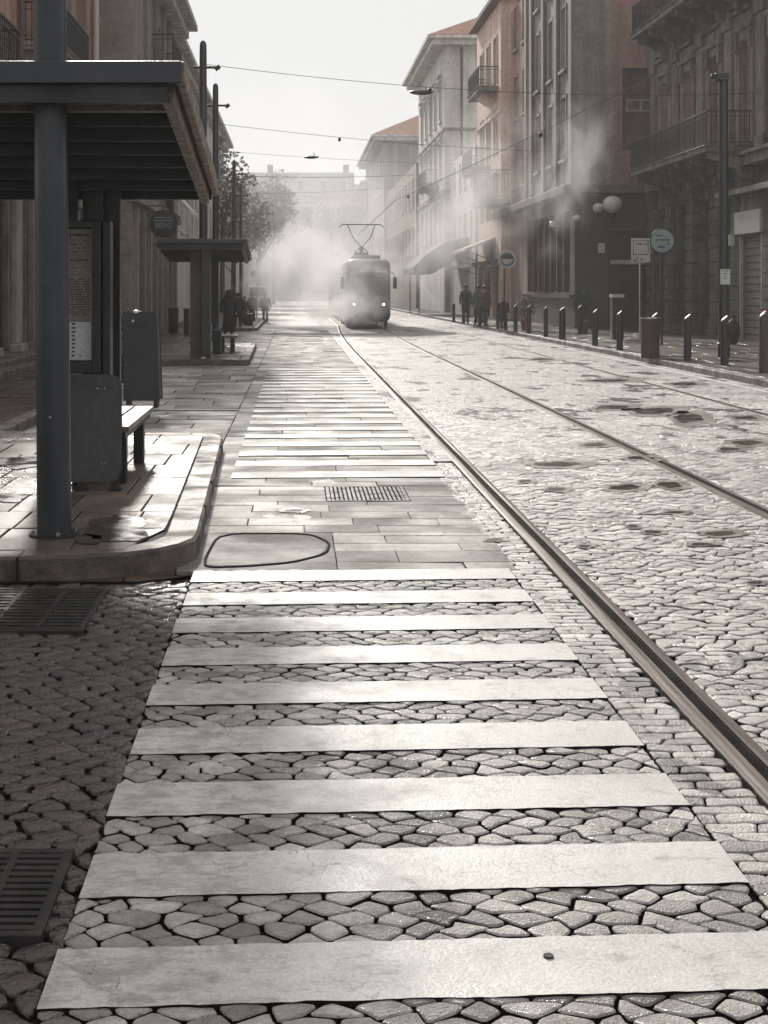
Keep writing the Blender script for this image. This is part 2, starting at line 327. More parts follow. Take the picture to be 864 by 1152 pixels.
# ------------------------------------------------------------------ paving
def hex_stones(test, x0, x1, y0, y1, sx, sy, jit, point, gap, dome, ztop=0.0, seed=1, base=-.03, tilt=.012, hv=.003, clip=None):
    """running-bond stones with pointed or square ends on a shared jittered lattice"""
    mb = MB(); mb.a = []; mb.mi = []; mb.m2 = 'grime'; rg = random.Random(seed)
    nr = int((y1-y0)/sy)+1; nc = int((x1-x0)/(sx/2))+3; V = {}
    def P(r, k):
        if (r, k) not in V:
            q = random.Random(r*7919 + k*104729 + seed*31)
            joint_above = ((k + r) % 2 == 0)
            V[(r,k)] = (x0 + k*sx/2 + q.uniform(-1,1)*jit*sx, y0 + r*sy + (point*sy if joint_above else -point*sy) + q.uniform(-1,1)*jit*sy*.9)
        return V[(r,k)]
    for r in range(nr):
        for k in range(1, nc):
            if (k + r) % 2 == 0: continue
            # cell centred at lattice column k in row r
            poly = [P(r,k-1), P(r,k), P(r,k+1), P(r+1,k+1), P(r+1,k), P(r+1,k-1)]
            if clip:
                poly = [(min(clip[1], max(clip[0], p[0])), p[1]) for p in poly]
                if max(p[0] for p in poly) - min(p[0] for p in poly) < .28*sx: continue
            cx = (min(p[0] for p in poly)+max(p[0] for p in poly))/2; cy = sum(p[1] for p in poly)/6
            if not test(cx, cy): continue
            pts = []
            n = 6
            for i in range(n):          # corner cutting
                a = poly[i]; b = poly[(i+1)%n]
                pts.append((a[0]*.86+b[0]*.14, a[1]*.86+b[1]*.14)); pts.append((a[0]*.14+b[0]*.86, a[1]*.14+b[1]*.86))
            def ins(p, d):
                dx, dy = p[0]-cx, p[1]-cy; l = math.hypot(dx, dy) + 1e-6; k_ = max(.2, 1 - d/l)
                return cx+dx*k_, cy+dy*k_
            g = gap*rg.uniform(.6, 1.5); zt = ztop + rg.uniform(-hv, hv*.4); tx, ty = rg.gauss(0, tilt), rg.gauss(0, tilt)
            rings = ((g*.5, base, 0), (g*.55, -dome*1.3, 1), (g*.6+sy*.03, -dome*.42, 1), (g*.6+sy*.12, -.0006, 1))
            m_ = len(pts); b0 = len(mb.v)
            for d, dz, t in rings:
                for p in pts:
                    x, y = ins(p, d); z = (zt + dz + (x-cx)*tx + (y-cy)*ty) if t else base
                    mb.v.append((x, y, z))
            mb.v.append((cx, cy, zt + dome*.15)); c_ = len(mb.v)-1; nf = 0
            for q in range(3):
                for i in range(m_):
                    j = (i+1) % m_; mb.f.append((b0+q*m_+i, b0+q*m_+j, b0+(q+1)*m_+j, b0+(q+1)*m_+i)); nf += 1
            for i in range(m_): mb.f.append((b0+3*m_+i, b0+3*m_+(i+1)%m_, c_)); nf += 1
            mb.a += [rg.random()]*nf; mb.mi += [1]*m_ + [0]*(nf-m_)
    return mb
def slabs(x0, x1, y0, y1, sx, sy, gap, ztop, seed=3, th=.05, tilt=.003, hv=.002, test=None, xr=None):
    mb = MB(); mb.a = []; mb.mi = []; mb.m2 = 'grime'; rg = random.Random(seed); y = y0; row = 0
    while y < y1 - .02:
        h = sy*rg.uniform(.8, 1.25); ye = min(y+h, y1); x = x0; first = True
        while x < x1 - .02:
            w = sx*rg.uniform(.7, 1.3)*(.5 if first and row % 2 else 1); xe = x+w
            if x1 - xe < sx*.3: xe = x1
            first = False
            if test is None or test((x+xe)/2, (y+ye)/2):
                g = gap/2; b = .006; z = ztop + rg.uniform(-hv, hv); tx, ty = rg.gauss(0,tilt), rg.gauss(0,tilt)
                X0,X1,Y0,Y1 = x+g, xe-g, y+g, ye-g; cx,cy=(x+xe)/2,(y+ye)/2
                j = lambda: rg.uniform(-.002, .002)
                q = [(X0+j(),Y0+j()),(X1+j(),Y0+j()),(X1+j(),Y1+j()),(X0+j(),Y1+j())]
                b0 = len(mb.v)
                for dd, dz in ((0,-th),(0,-b*.8),(b,0)):
                    for i,(px,py) in enumerate(q):
                        if xr and px > xr(py): px = xr(py)
                        px += dd*(1 if i in (0,3) else -1); py += dd*(1 if i < 2 else -1)
                        mb.v.append((px,py,z+dz+(px-cx)*tx+(py-cy)*ty))
                for k in range(2):
                    for i in range(4): mb.f.append((b0+k*4+i,b0+k*4+(i+1)%4,b0+(k+1)*4+(i+1)%4,b0+(k+1)*4+i))
                mb.f.append((b0+8,b0+9,b0+10,b0+11)); mb.a += [rg.random()]*9; mb.mi += [1]*4+[0]*5
            x = xe
        y = ye; row += 1
    return mb

RX = (1.65, 3.60, 6.4)            # rail centrelines
def rail_dx(Y): 
    t = max(0, (Y-38)/30); return .35*min(1, t)**2*3 - .0 if False else .0 + .45*min(1, t)**2 + (.0 if Y < 68 else 0)
XL, XR = -.60, 1.30               # crossing's left and right edge
SK = .055                         # stripes' slight skew
def sk(x): return (x-.35)*SK
ZC = [3.56 + .613*k for k in range(-3, 9)]
def in_grate(x, y):
    for a,b,c,d in GR:
        if a+.03 < x < b-.03 and c+.02 < y < d-.02: return True
    return False
GR = [(-2.0, -1.055, 7.05, 8.05), (-1.35, -.665, 3.72, 4.30)]
# base sheet under everything: joint grit, reaching as far as the street does
MB().quad((-59,-29,-.026),(59,-29,-.026),(59,309,-.026),(-59,309,-.026)).build('ground', 'joint', kind='structure')
fr = lambda x, y: (-.30*y < x < .42*y + .3) or y < 3.4
def t_cross(x, y):
    if not (XL-.02 < x < XR+.3 and y < 8.62): return False
    return min(abs(y - sk(x) - c) for c in ZC) > .120
hex_stones(t_cross, XL-.25, XR+.3, 1.3, 8.7, .118, .070, .22, .27, .010, .0055, seed=5, tilt=.022, hv=.004, clip=(XL-.012, XR+.0)).build('crossing_cobbles', 'cobble', kind='structure', smooth=True)
hex_stones(lambda x,y: y < 8.25 and x > -.28*y-1.1 and not in_grate(x,y), -3.3, XL+.15, 1.3, 8.3, .138, .086, .20, .26, .012, .012, seed=9, tilt=.055, hv=.005, clip=(-9, XL+.002)).build('shade_toned_cobbles', 'shadecobble', kind='structure', smooth=True)
hex_stones(lambda x,y: y < 14.0, XR-.35, RX[0]+.3, 1.5, 14.2, .17, .078, .14, .05, .006, .006, seed=13, tilt=.02, hv=.003, clip=(XR+.003, RX[0]-.096)).build('rail_side_setts', 'sett', kind='structure', smooth=True)
def t_right(x, y): return y < 21 and x < .40*y+1.9 and x < 6.3
tc1 = hex_stones(t_right, RX[0]-.1, RX[1]+.2, 1.5, 21.0, .135, .080, .27, .22, .009, .006, seed=17, tilt=.02, hv=.005, clip=(RX[0]+.082, RX[1]-.096))
tc2 = hex_stones(t_right, RX[1]-.1, 6.5, 1.5, 21.0, .135, .080, .27, .22, .009, .006, seed=18, tilt=.02, hv=.005, clip=(RX[1]+.082, 6.32))
tc1.add(tc2.v, tc2.f); tc1.a += tc2.a; tc1.mi += tc2.mi
tc1.build('track_cobbles', 'sett', kind='structure', smooth=True)
# smooth roadway sheets beyond the cobbles
rd = MB()
def strip(mb, x0, x1, y0, y1, z, n=1): mb.quad((x0,y0,z),(x1,y0,z),(x1,y1,z),(x0,y1,z))
g_ = .075
# between rails and kerbs, following the rails' drift
def rstrip(mb, xa, da, xb, db, y0, y1, z, step=4.0):
    y = y0
    while y < y1 - .01:
        ye = min(y1, y+step)
        mb.quad((xa+da*rail_dx(y),y,z),(xb+db*rail_dx(y),y,z),(xb+db*rail_dx(ye),ye,z),(xa+da*rail_dx(ye),ye,z)); y = ye
def rising(mb, x0, x1):
    ys = [8.5+.5*i for i in range(24)]
    for y, ye in zip(ys[:-1], ys[1:]):
        z_ = lambda q: -.0165 + .0165*min(1, max(0, (q-8.5)/11.5))**.5
        for i in range(6):
            a = x0+(x1-x0)*i/6; b = x0+(x1-x0)*(i+1)/6; mb.quad((a,y,z_(y)),(b,y,z_(y)),(b,ye,z_(ye)),(a,ye,z_(ye)))
rising(rd, RX[0]+g_, RX[1]-g_); rising(rd, RX[1]+g_, RX[2]-.06)
strip(rd, RX[2]+.06, 8.2, 2, 20, 0)
rstrip(rd, RX[0]+g_, 1, RX[1]-g_, 1, 20, 305, 0); rstrip(rd, RX[1]+g_, 1, RX[2]-.06, 0, 20, 305, 0); strip(rd, RX[2]+.06, 8.2, 20, 305, 0)
strip(rd, XR+.05, RX[0]-g_, 14.1, 20, 0); rstrip(rd, XR+.05, 0, RX[0]-g_, 1, 20, 305, 0)
strip(rd, -3.4, XR+.05, 60, 305, 0)
strip(rd, RX[2]+.06, 8.2, -10, 2, 0); strip(rd, XL-.02, XR, -10, 1.35, -.001); strip(rd, XR, RX[0]-.1, -10, 1.5, -.001); strip(rd, RX[0]+.08, RX[1]-.1, -10, 1.5, -.001); strip(rd, RX[1]+.08, 6.34, -10, 1.5, -.001); strip(rd, -3.4, XL-.02, -10, 1.35, -.001)
rd.quad((3.68+.0,1.5,-.006),(6.34,1.5,-.006),(6.34,10.6,-.006),(3.68,4.2,-.006))
rd.build('roadway', 'road', kind='structure')
# slab paving beyond the cobbled crossing
near = MB(); near.a = []; near.mi = []; near.m2 = 'grime'
for (xa,xb,ya,yb) in ((XL-.12,XR+.05,9.95,11.43),(.26,XR+.05,8.62,9.95),(XL-.12,.255,11.43,12.32),(.935,XR+.05,11.43,12.32),(XL-.12,XR+.05,12.32,12.9)):
    q = slabs(xa,xb,ya,yb,.75,.33,.004,0,seed=int(31+ya*3+xa),hv=.003,tilt=.005); near.add(q.v,q.f); near.a += q.a; near.mi += q.mi
near.build('slab_paving','slab',kind='structure')
MB().box(XL-.12,.255,8.6,9.948,-.04,-.0025).build('cover_surround','slab',kind='structure')
slabs(XL-.2, XR+.05, 12.9, 60, 1.1, .75, .004, 0, seed=33, tilt=.006, hv=.004).build('far_slab_paving', 'slab', kind='structure')
slabs(-3.42, XL-.2, 15.5, 60, .9, .6, .012, -.001, seed=35, tilt=.006, hv=.004).build('lay_by_paving', 'slab', kind='structure')
slabs(-3.0, XL-.12, 8.28, 8.66, .8, .2, .012, -.004, seed=36, tilt=.01).build('gutter_slabs', 'pave', kind='structure')
# crossing stripes
st = MB()
def stripe(mb, xa, xb, c, w, z, seed):
    rg = random.Random(seed); n = 60; top=[]; bot=[]
    for i in range(n+1):
        x = xa+(xb-xa)*i/n
        bot.append((x, c+sk(x)-w/2+rg.uniform(-.003,.003)+.006*mnoise.noise(Vector((x*9,c*5,0))))); top.append((x, c+sk(x)+w/2+rg.uniform(-.003,.003)+.006*mnoise.noise(Vector((x*9,c*5,4)))))
    f0 = len(mb.f); mb.prism(bot+top[::-1], -.02, z)
    if mb.mi is None: mb.mi = []; mb.m2 = 'grime'
    mb.mi += [1, 0] + [1]*(len(mb.f)-f0-2)
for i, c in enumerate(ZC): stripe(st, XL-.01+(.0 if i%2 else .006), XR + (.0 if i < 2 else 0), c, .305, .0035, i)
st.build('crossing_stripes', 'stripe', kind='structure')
st2 = MB(); y = 13.05; i = 0
while y < 31:
    stripe(st2, XL+.02, XR+.06, y, .42, .0075, 50+i); y += .86; i += 1
st2.build('far_crossing_stripes', 'line', kind='structure')
MB().prism([(7.82,5),(7.95,5),(7.80,70),(7.68,70)], -.01, .006).build('kerbside_line', 'line', kind='structure')
MB().prism([(-3.35,19.9),(XL-.2,20.0),(XL-.2,20.07),(-3.35,19.97)], -.01, .008).build('drain_channel', 'rust', kind='structure')

# ------------------------------------------------------------------ rails
def rail(xc, y0, y1, label, w=1.0, drift=1):
    t = thing('tram_rail', label, 'tram rail', (xc, y0, 0), 'grooved tram rails')
    ys = [y0] + [y for y in range(int(y0)+1, int(y1), 3)] + [y1]
    def sweep(a, b, za, zb, name, mat, crown=0):
        m = MB(); prof = [(a, za-.03), (a, za), ((a*.7+b*.3), za+crown), ((a*.3+b*.7), zb+crown), (b, zb), (b, zb-.03)]
        n = len(prof)
        for y in ys:
            for px, pz in prof: m.v.append((xc+px*w+drift*rail_dx(y), y, pz))
        for k in range(len(ys)-1):
            for i in range(n-1): m.f.append((k*n+i, k*n+i+1, (k+1)*n+i+1, (k+1)*n+i))
        m.build(name, mat, t, smooth='auto')
    sweep(-.092, -.024, .005, .007, 'rail_head', 'rail', .002)
    sweep(.030, .078, .007, .004, 'guard_lip', 'rail', .002)
    sweep(-.0235, .0295, -.015, -.015, 'groove', 'grime')
    return t
rail(RX[0], -10.0, 300, 'left rail of the near track, the widest streak of steel beside the crossing')
rail(RX[1], -10.0, 300, 'right rail of the near track, leading under the right side of the tram')
rail(RX[2], -10.0, 300, 'thin faint rail of the far track nearest the bollards', w=.7, drift=0)

# ------------------------------------------------------------------ iron grates and cover
def grate(label, x0, x1, y0, y1, bars_along_y, nb, cross=2, z=.002):
    t = thing('drain_grate', label, 'drain grate', ((x0+x1)/2, (y0+y1)/2, z-.06), 'iron drain grates in the road')
    f = MB(); e = .03
    f.box(x0,x1,y0,y0+e,z-.05,z); f.box(x0,x1,y1-e,y1,z-.05,z); f.box(x0,x0+e,y0+e,y1-e,z-.05,z-.0005); f.box(x1-e,x1,y0+e,y1-e,z-.05,z-.0005)
    f.build('frame', 'iron', t, bevel=.003)
    b = MB()
    for i in range(nb):
        if bars_along_y:
            c = x0+e+(x1-x0-2*e)*(i+.5)/nb; w = (x1-x0)/nb*.27; b.box(c-w,c+w,y0+e,y1-e,z-.035,z-.002)
        else:
            c = y0+e+(y1-y0-2*e)*(i+.5)/nb; w = (y1-y0)/nb*.27; b.box(x0+e,x1-e,c-w,c+w,z-.035,z-.002)
    for i in range(cross):
        u = (i+1)/(cross+1)
        if bars_along_y: c = y0+(y1-y0)*u; b.box(x0+e,x1-e,c-.012,c+.012,z-.03,z-.0005)
        else: c = x0+(x1-x0)*u; b.box(c-.012,c+.012,y0+e,y1-e,z-.03,z-.0005)
    b.build('bars', 'iron', t)
    MB().box(x0+.01,x1-.01,y0+.01,y1-.01,z-.02,z-.008).build('pit', 'grime', t)
grate('black slotted grate in the slab paving between the two crossings', .26, .93, 11.45, 12.3, True, 17, 0)
grate('iron grate in the dark cobbles just below the shelter kerb', *GR[0], False, 13, 3, z=.012)
grate('iron grate cut by the left edge of the photo among the nearest dark cobbles', *GR[1], False, 12, 3, z=.012)
# the big access cover: outlined shape with clipped corners
cvr = [(-.57,9.02),(-.53,9.92),(.10,9.92),(.235,9.55),(.20,9.15),(-.02,8.86),(-.30,8.74),(-.55,8.70)]
for _ in range(2): cvr = [q for i in range(len(cvr)) for q in ((cvr[i][0]*.82+cvr[(i+1)%len(cvr)][0]*.18, cvr[i][1]*.82+cvr[(i+1)%len(cvr)][1]*.18), (cvr[i][0]*.18+cvr[(i+1)%len(cvr)][0]*.82, cvr[i][1]*.18+cvr[(i+1)%len(cvr)][1]*.82))]
t = thing('access_cover', 'large flat access cover with a rounded dark outline beside the shelter kerb', 'access cover', (-.2,9.3,-.04))
MB().prism([(x*.96-.008,9.32+(y-9.32)*.93) for x,y in cvr], -.05, .001).build('lid', 'slab', t, bevel=.004)
rim = MB(); n = len(cvr)
for i in range(n):
    a = Vector(cvr[i]); b = Vector(cvr[(i+1)%n]); d = (b-a).normalized(); p = Vector((-d.y, d.x))*.008
    rim.prism([tuple(a-p-d*.008),tuple(b-p+d*.008),tuple(b+p+d*.008),tuple(a+p-d*.008)], -.03, .004+.00005*i)
rim.build('rim', 'grime', t)
# drainage strip along the edge of the cobbles, in front of the kerb
MB().prism([(-2.6,8.205),(-.9,8.23),(-.62,8.44),(-.62,8.465),(-.92,8.255),(-2.6,8.23)], -.02, .007).build('gutter_strip', 'grime', kind='structure')
# drain hole in the nearest stripe
x_, y_ = at(617, 1078); MB().cyl((x_,y_,-.01),(x_,y_,.0085),.013,.013,14).build('bolt_head', 'iron', smooth='auto', label='small dark bolt head sunk in the nearest white stripe', cat='bolt')

# ------------------------------------------------------------------ platforms and pavements
def arc(cx, cy, r, a0, a1, n=8): return [(cx+r*math.cos(R(a0+(a1-a0)*i/n)), cy+r*math.sin(R(a0+(a1-a0)*i/n))) for i in range(n+1)]
isl = [(-6.0,8.28),(-1.7,8.30)] + [(-1.25,8.36),(-1.0,8.45),(-.82,8.58),(-.70,8.75),(-.63,8.95),(-.62,9.15)] + [(-.76,15.0),(-.82,15.35),(-1.0,15.6),(-1.3,15.7)] + [(-6.0,15.75)]
def inset(poly, d):
    n = len(poly); out = []
    for i in range(n):
        a, b, c = Vector(poly[i-1]), Vector(poly[i]), Vector(poly[(i+1)%n])
        d1 = (b-a).normalized(); d2 = (c-b).normalized(); nn = (Vector((-d1.y,d1.x))+Vector((-d2.y,d2.x)))
        nn.normalize(); out.append(tuple(b + nn*d/max(.5, nn.dot(Vector((-d1.y,d1.x))))))
    return out
def kerbed(poly, z, w, name, label):
    n = len(poly); inn = inset(poly, w); m = MB(); bv = .018
    o2 = inset(poly, bv)
    L = [[(x,y,-.02) for x,y in poly],[(x,y,z-bv) for x,y in poly],[(x,y,z) for x,y in o2],[(x,y,z) for x,y in inn],[(x,y,z-.04) for x,y in inn]]
    for l in L: m.v += l
    for k in range(4):
        for i in range(n): j=(i+1)%n; m.f.append((k*n+i,k*n+j,(k+1)*n+j,(k+1)*n+i))
    m.build(name, 'kerb', kind='structure', smooth='auto')
    b = MB(); b.add([(x,y,z-.012) for x,y in inn],[tuple(range(n))]); b.build(name.replace('kerb','bed'), 'joint', kind='structure')
kerbed(isl, .14, .20, 'platform_kerb', '')
# kerb stone joints: thin dark cuts across the kerb
kj = MB()
for x in (-1.62, -2.6):
    kj.box(x-.004,x+.004,8.272,8.51,.0,.1415)
for y in (10.3,11.6,12.9,14.2):
    xx = -.62-(y-9.15)*.024; kj.box(xx-.21,xx+.004,y-.004,y+.004,.0,.1415)
kj.build('kerb_joints', 'joint', kind='structure')
def in_isl(x, y):
    xr = -.85-(y-9.15)*.024
    return x < xr
slabs(-6.0, -.84, 8.52, 15.5, .46, .80, .010, .141, seed=41, th=.03, tilt=.002, hv=.0015, xr=lambda y: (-.835-(y-9.15)*.024) if y > 9.1 else -.835-(9.1-y)*.35).build('platform_paving', 'platform', kind='structure')
plat2 = [(-3.45,31.7),(-1.3,31.7)]+arc(-1.3,31.97,.27,-90,0,5)+[(-1.13,41.6),(-1.3,41.8),(-3.45,41.8)]
kerbed(plat2, .14, .20, 'second_platform_kerb', '')
slabs(-3.4, -1.26, 31.92, 41.6, .6, .8, .012, .141, seed=43, th=.03).build('second_platform_paving', 'platform', kind='structure')
plat3 = [(-3.45,58.2),(-1.8,58.2),(-1.55,58.5),(-1.55,80),(-3.45,80)]
kerbed(plat3, .14, .20, 'third_platform_kerb', '')
slabs(-3.4, -1.8, 58.5, 79.8, .6, .8, .012, .141, seed=44, th=.03).build('third_platform_paving', 'platform', kind='structure')
MB().box(-3.46,-3.26,15.8,300,-.02,.128).build('left_pavement_kerb', 'kerb', kind='structure', bevel=.015)
slabs(-6.4, -3.28, 15.8, 110, .55, .8, .012, .124, seed=45, th=.03).build('left_pavement', 'pave', kind='structure')
MB().box(-30,-3.3,110,300,-.02,.12).build('far_left_pavement', 'pave', kind='structure')
MB().box(-30,-6.0,-8,300,-.02,.112).build('left_pavement_bed', 'joint', kind='structure')
MB().box(8.2,8.42,5,300,-.02,.13).build('right_kerb', 'kerb', kind='structure', bevel=.02)
slabs(8.44, 15.6, 24, 95, 1.0, .75, .014, .124, seed=46, th=.03, tilt=.004).build('right_pavement', 'pave', kind='structure')
MB().box(8.42,40,5,300,-.02,.112).build('right_pavement_bed', 'joint', kind='structure')

mt['puddle'] = M('brown_puddle', (.075, .058, .047), (.035, .025, .02), scale=5, rough=.12, rough2=.4, spec=.18)
def puddle(px, py, wpx, hpx, z, seed):
    m = MB(); rg = random.Random(seed); n = 40; pts = []
    for i in range(n):
        a = 2*math.pi*i/n; q = 1 + .42*mnoise.noise(Vector((math.cos(a)*1.6, math.sin(a)*1.6, seed*3.3))) + .16*mnoise.noise(Vector((math.cos(a)*4, math.sin(a)*5, seed*1.3)))
        X_, Y_ = at(px + wpx/2*q*math.cos(a), py - hpx/2*q*math.sin(a), z); pts.append((X_, Y_, z))
    cx = sum(p[0] for p in pts)/n; cy_ = sum(p[1] for p in pts)/n
    m.add(pts + [(cx, cy_, z)], [(i, (i+1) % n, n) for i in range(n)]); return m
mt['damp'] = M('damp_stone', (.27, .245, .22), (.12, .105, .092), scale=6, rough=.3, rough2=.6, bump=.4, bscale=60, spec=.25)
pd = MB(); dp = MB()
for k,(px,py,w_,h_,z) in enumerate(((625,522,70,7,.0035),(735,462,60,9,.0035),(775,470,44,12,.0035),(690,458,50,6,.0035),(753,545,36,9,.0035),(722,515,40,5,.0035),(702,548,46,7,.0035),(712,592,16,4,.0035),(735,598,22,5,.0035),(625,550,26,5,.0035),(812,600,50,6,.0035),(790,612,30,4,.0035),(658,614,14,4,.0035),(685,428,56,4,.0035),(770,432,40,5,.0035),(842,498,40,7,.0035),(820,505,30,5,.0035),(838,470,36,5,.0035),(590,541,20,4,.0035),(668,500,34,5,.0035),(760,576,26,4,.0035),(850,655,20,5,.0035),(556,607,22,4,.0065),(330,574,26,4,.0065),(612,404,40,3,.0035))):
    q = puddle(px,py,w_*.8,h_*.75,z+.0012,k+1); pd.add(q.v,q.f); q = puddle(px+w_*.08,py,w_*1.3,h_*1.35,z,k+1); dp.add(q.v,q.f)
pd.build('puddles','puddle',kind='structure'); dp.build('damp_patches','damp',kind='structure')
pd = MB()
for k,(px,py,w_,h_) in enumerate(((132,594,70,32),(100,606,30,12),(20,520,60,14),(12,560,36,10))):
    q = puddle(px,py,w_,h_,.148,k+40); pd.add(q.v,q.f)
pd.build('platform_puddles','puddle',kind='structure')

# ------------------------------------------------------------------ facades
def Pst(X, side): return lambda u, z, d: (X + side*d, u, z)      # street face; side +1 on the right of the street, -1 on the left
def Pfr(Y): return lambda u, z, d: (u, Y + d, z)
def fbox(mb, P, u0, u1, z0, z1, d0, d1):
    mb.hexa([P(u0,z0,d0),P(u1,z0,d0),P(u1,z0,d1),P(u0,z0,d1),P(u0,z1,d0),P(u1,z1,d0),P(u1,z1,d1),P(u0,z1,d1)])
def facade(mb, P, u0, u1, z0, z1, ops, depth=.22):
    us = sorted({u0,u1} | {o[0] for o in ops} | {o[1] for o in ops}); zs = sorted({z0,z1} | {o[2] for o in ops} | {o[3] for o in ops})
    us = [u for u in us if u0 <= u <= u1]; zs = [z for z in zs if z0 <= z <= z1]
    for a, b in zip(us[:-1], us[1:]):
        for c, d in zip(zs[:-1], zs[1:]):
            mu, mz = (a+b)/2, (c+d)/2
            if any(o[0] < mu < o[1] and o[2] < mz < o[3] for o in ops): continue
            mb.quad(P(a,c,0),P(b,c,0),P(b,d,0),P(a,d,0))
    for a,b,c,d in [o[:4] for o in ops]:
        mb.quad(P(a,c,0),P(a,c,depth),P(a,d,depth),P(a,d,0)); mb.quad(P(b,c,0),P(b,c,depth),P(b,d,depth),P(b,d,0))
        mb.quad(P(a,c,0),P(b,c,0),P(b,c,depth),P(a,c,depth)); mb.quad(P(a,d,0),P(b,d,0),P(b,d,depth),P(a,d,depth))
def window(root, P, o, depth=.22, fm='wframe', gm='glass', trim=None, tm='stone', sill=True, ped=0, bars=1, name='window'):
    a,b,c,d = o; w = MB(); e = .07; q = depth-.08
    fbox(w,P,a,a+e,c,d,q,depth); fbox(w,P,b-e,b,c,d,q,depth); fbox(w,P,a+e,b-e,c,c+e,q,depth-.003); fbox(w,P,a+e,b-e,d-e,d,q,depth-.003)
    m = (a+b)/2; fbox(w,P,m-.04,m+.04,c+e,d-e,q-.01,depth-.006)
    if bars: 
        zt = c+(d-c)*.74; fbox(w,P,a+e,m-.04,zt-.03,zt+.03,q+.003,depth-.004); fbox(w,P,m+.04,b-e,zt-.03,zt+.03,q+.003,depth-.004)
    wo = w.build(name, fm, root)
    g = MB(); g.quad(P(a+.01,c+.01,depth-.035),P(b-.01,c+.01,depth-.035),P(b-.01,d-.01,depth-.035),P(a+.01,d-.01,depth-.035)); g.build('pane', gm, wo)
    if trim:
        t_ = MB(); fbox(t_,P,a-trim,a-.002,c,d+trim,-.07,.06); fbox(t_,P,b+.002,b+trim,c,d+trim,-.07,.06); fbox(t_,P,a,b,d+.002,d+trim,-.065,.06)
        if sill: fbox(t_,P,a-trim-.06,b+trim+.06,c-.14,c-.002,-.16,.05)
        if ped:
            fbox(t_,P,a-trim-.12,b+trim+.12,d+trim+.002,d+trim+.16,-.20,.05)
            fbox(t_,P,a-trim-.05,b+trim+.05,d+trim+.162,d+trim+ped,-.12,.05)
            fbox(t_,P,a-trim-.2,b+trim+.2,d+trim+ped+.002,d+trim+ped+.12,-.28,.05)
            for s_ in (a-trim/2, b+trim/2): fbox(t_,P,s_-.1,s_+.1,d-.35,d+trim-.002,-.17,-.072)
        t_.build('surround', tm, wo, bevel=.012, seg=1)
    return wo
def balcony(root, P, u0, u1, z, proj, rail_h=1.05, sm='stone', slab=.18, consoles=0, bar=.14, scroll=True):
    b = MB(); fbox(b,P,u0,u1,z-slab,z,-proj,0); fbox(b,P,u0-.05,u1+.05,z-.05,z+.002,-proj-.06,0); bo = b.build('balcony', sm, root, bevel=.02, seg=1)
    r = MB(); e = .03
    def rod(u, d, z0=0, z1=rail_h): fbox(r,P,u-.011,u+.011,z+z0,z+z1,d-.011,d+.011)
    for zz, t_ in ((rail_h-.05,.05),(.08,.025),(rail_h-.2,.02)):
        fbox(r,P,u0,u1,z+zz,z+zz+t_,-proj+.02,-proj+.06)
        fbox(r,P,u0,u0+.04,z+zz,z+zz+t_-.002,-proj+.06,0); fbox(r,P,u1-.04,u1,z+zz,z+zz+t_-.002,-proj+.06,0)
    n = max(2, int((u1-u0)/bar))
    for i in range(n+1): rod(u0+.02+(u1-u0-.04)*i/n, -proj+.04)
    if scroll:
        for i in range(n):
            u = u0+.02+(u1-u0-.04)*(i+.5)/n; h = bar*.4; cz = z+.35+(.25 if i%2 else 0)
            pts = [P(u+h*math.cos(t_*math.pi/4)*.9, cz+h*1.5*math.sin(t_*math.pi/4), -proj+.04) for t_ in range(9)]
            r.tube(pts, .009, 3)
    n = max(2, int(proj/bar))
    for i in range(n):
        for u in (u0+.02, u1-.02): rod(u, -proj+.04+(proj-.04)*i/n)
    r.build('railing', 'wrought', bo)
    for i in range(consoles):
        c = MB(); u = u0+.35+(u1-u0-.7)*i/max(1,consoles-1); w = .14
        prof = [(0,0),(-proj*.9,0),(-proj*.9,-.16),(-proj*.75,-.26),(-proj*.55,-.26),(-proj*.5,-.42),(-proj*.32,-.5),(-proj*.28,-.72),(-.12,-.85),(0,-.95)]
        n2 = len(prof); vs = [P(u-w,z-slab+q,d) for d,q in prof]+[P(u+w,z-slab+q,d) for d,q in prof]
        c.add(vs,[tuple(range(n2)),tuple(range(n2,2*n2))[::-1]]+[(k,(k+1)%n2,n2+(k+1)%n2,n2+k) for k in range(n2)])
        c.build('console', sm, bo)
    return bo
def shell(mb, side, X, Y0, Y1, z1, depth):
    Xb = X + side*depth
    mb.quad((X,Y0,z1),(Xb,Y0,z1),(Xb,Y1,z1),(X,Y1,z1)); mb.quad((X,Y1,0),(Xb,Y1,0),(Xb,Y1,z1),(X,Y1,z1)); mb.quad((Xb,Y0,0),(Xb,Y1,0),(Xb,Y1,z1),(Xb,Y0,z1))
def band(mb, X, side, Y0, Y1, z0, z1, p, Xend=None):
    """string course on the street face, wrapped round the camera-facing end"""
    mb.box(min(X-side*p,X), max(X-side*p,X), Y0-p, Y1, z0, z1)
    if Xend is not None: mb.box(min(X,Xend), max(X,Xend), Y0-p, Y0, z0+.001, z1-.001)

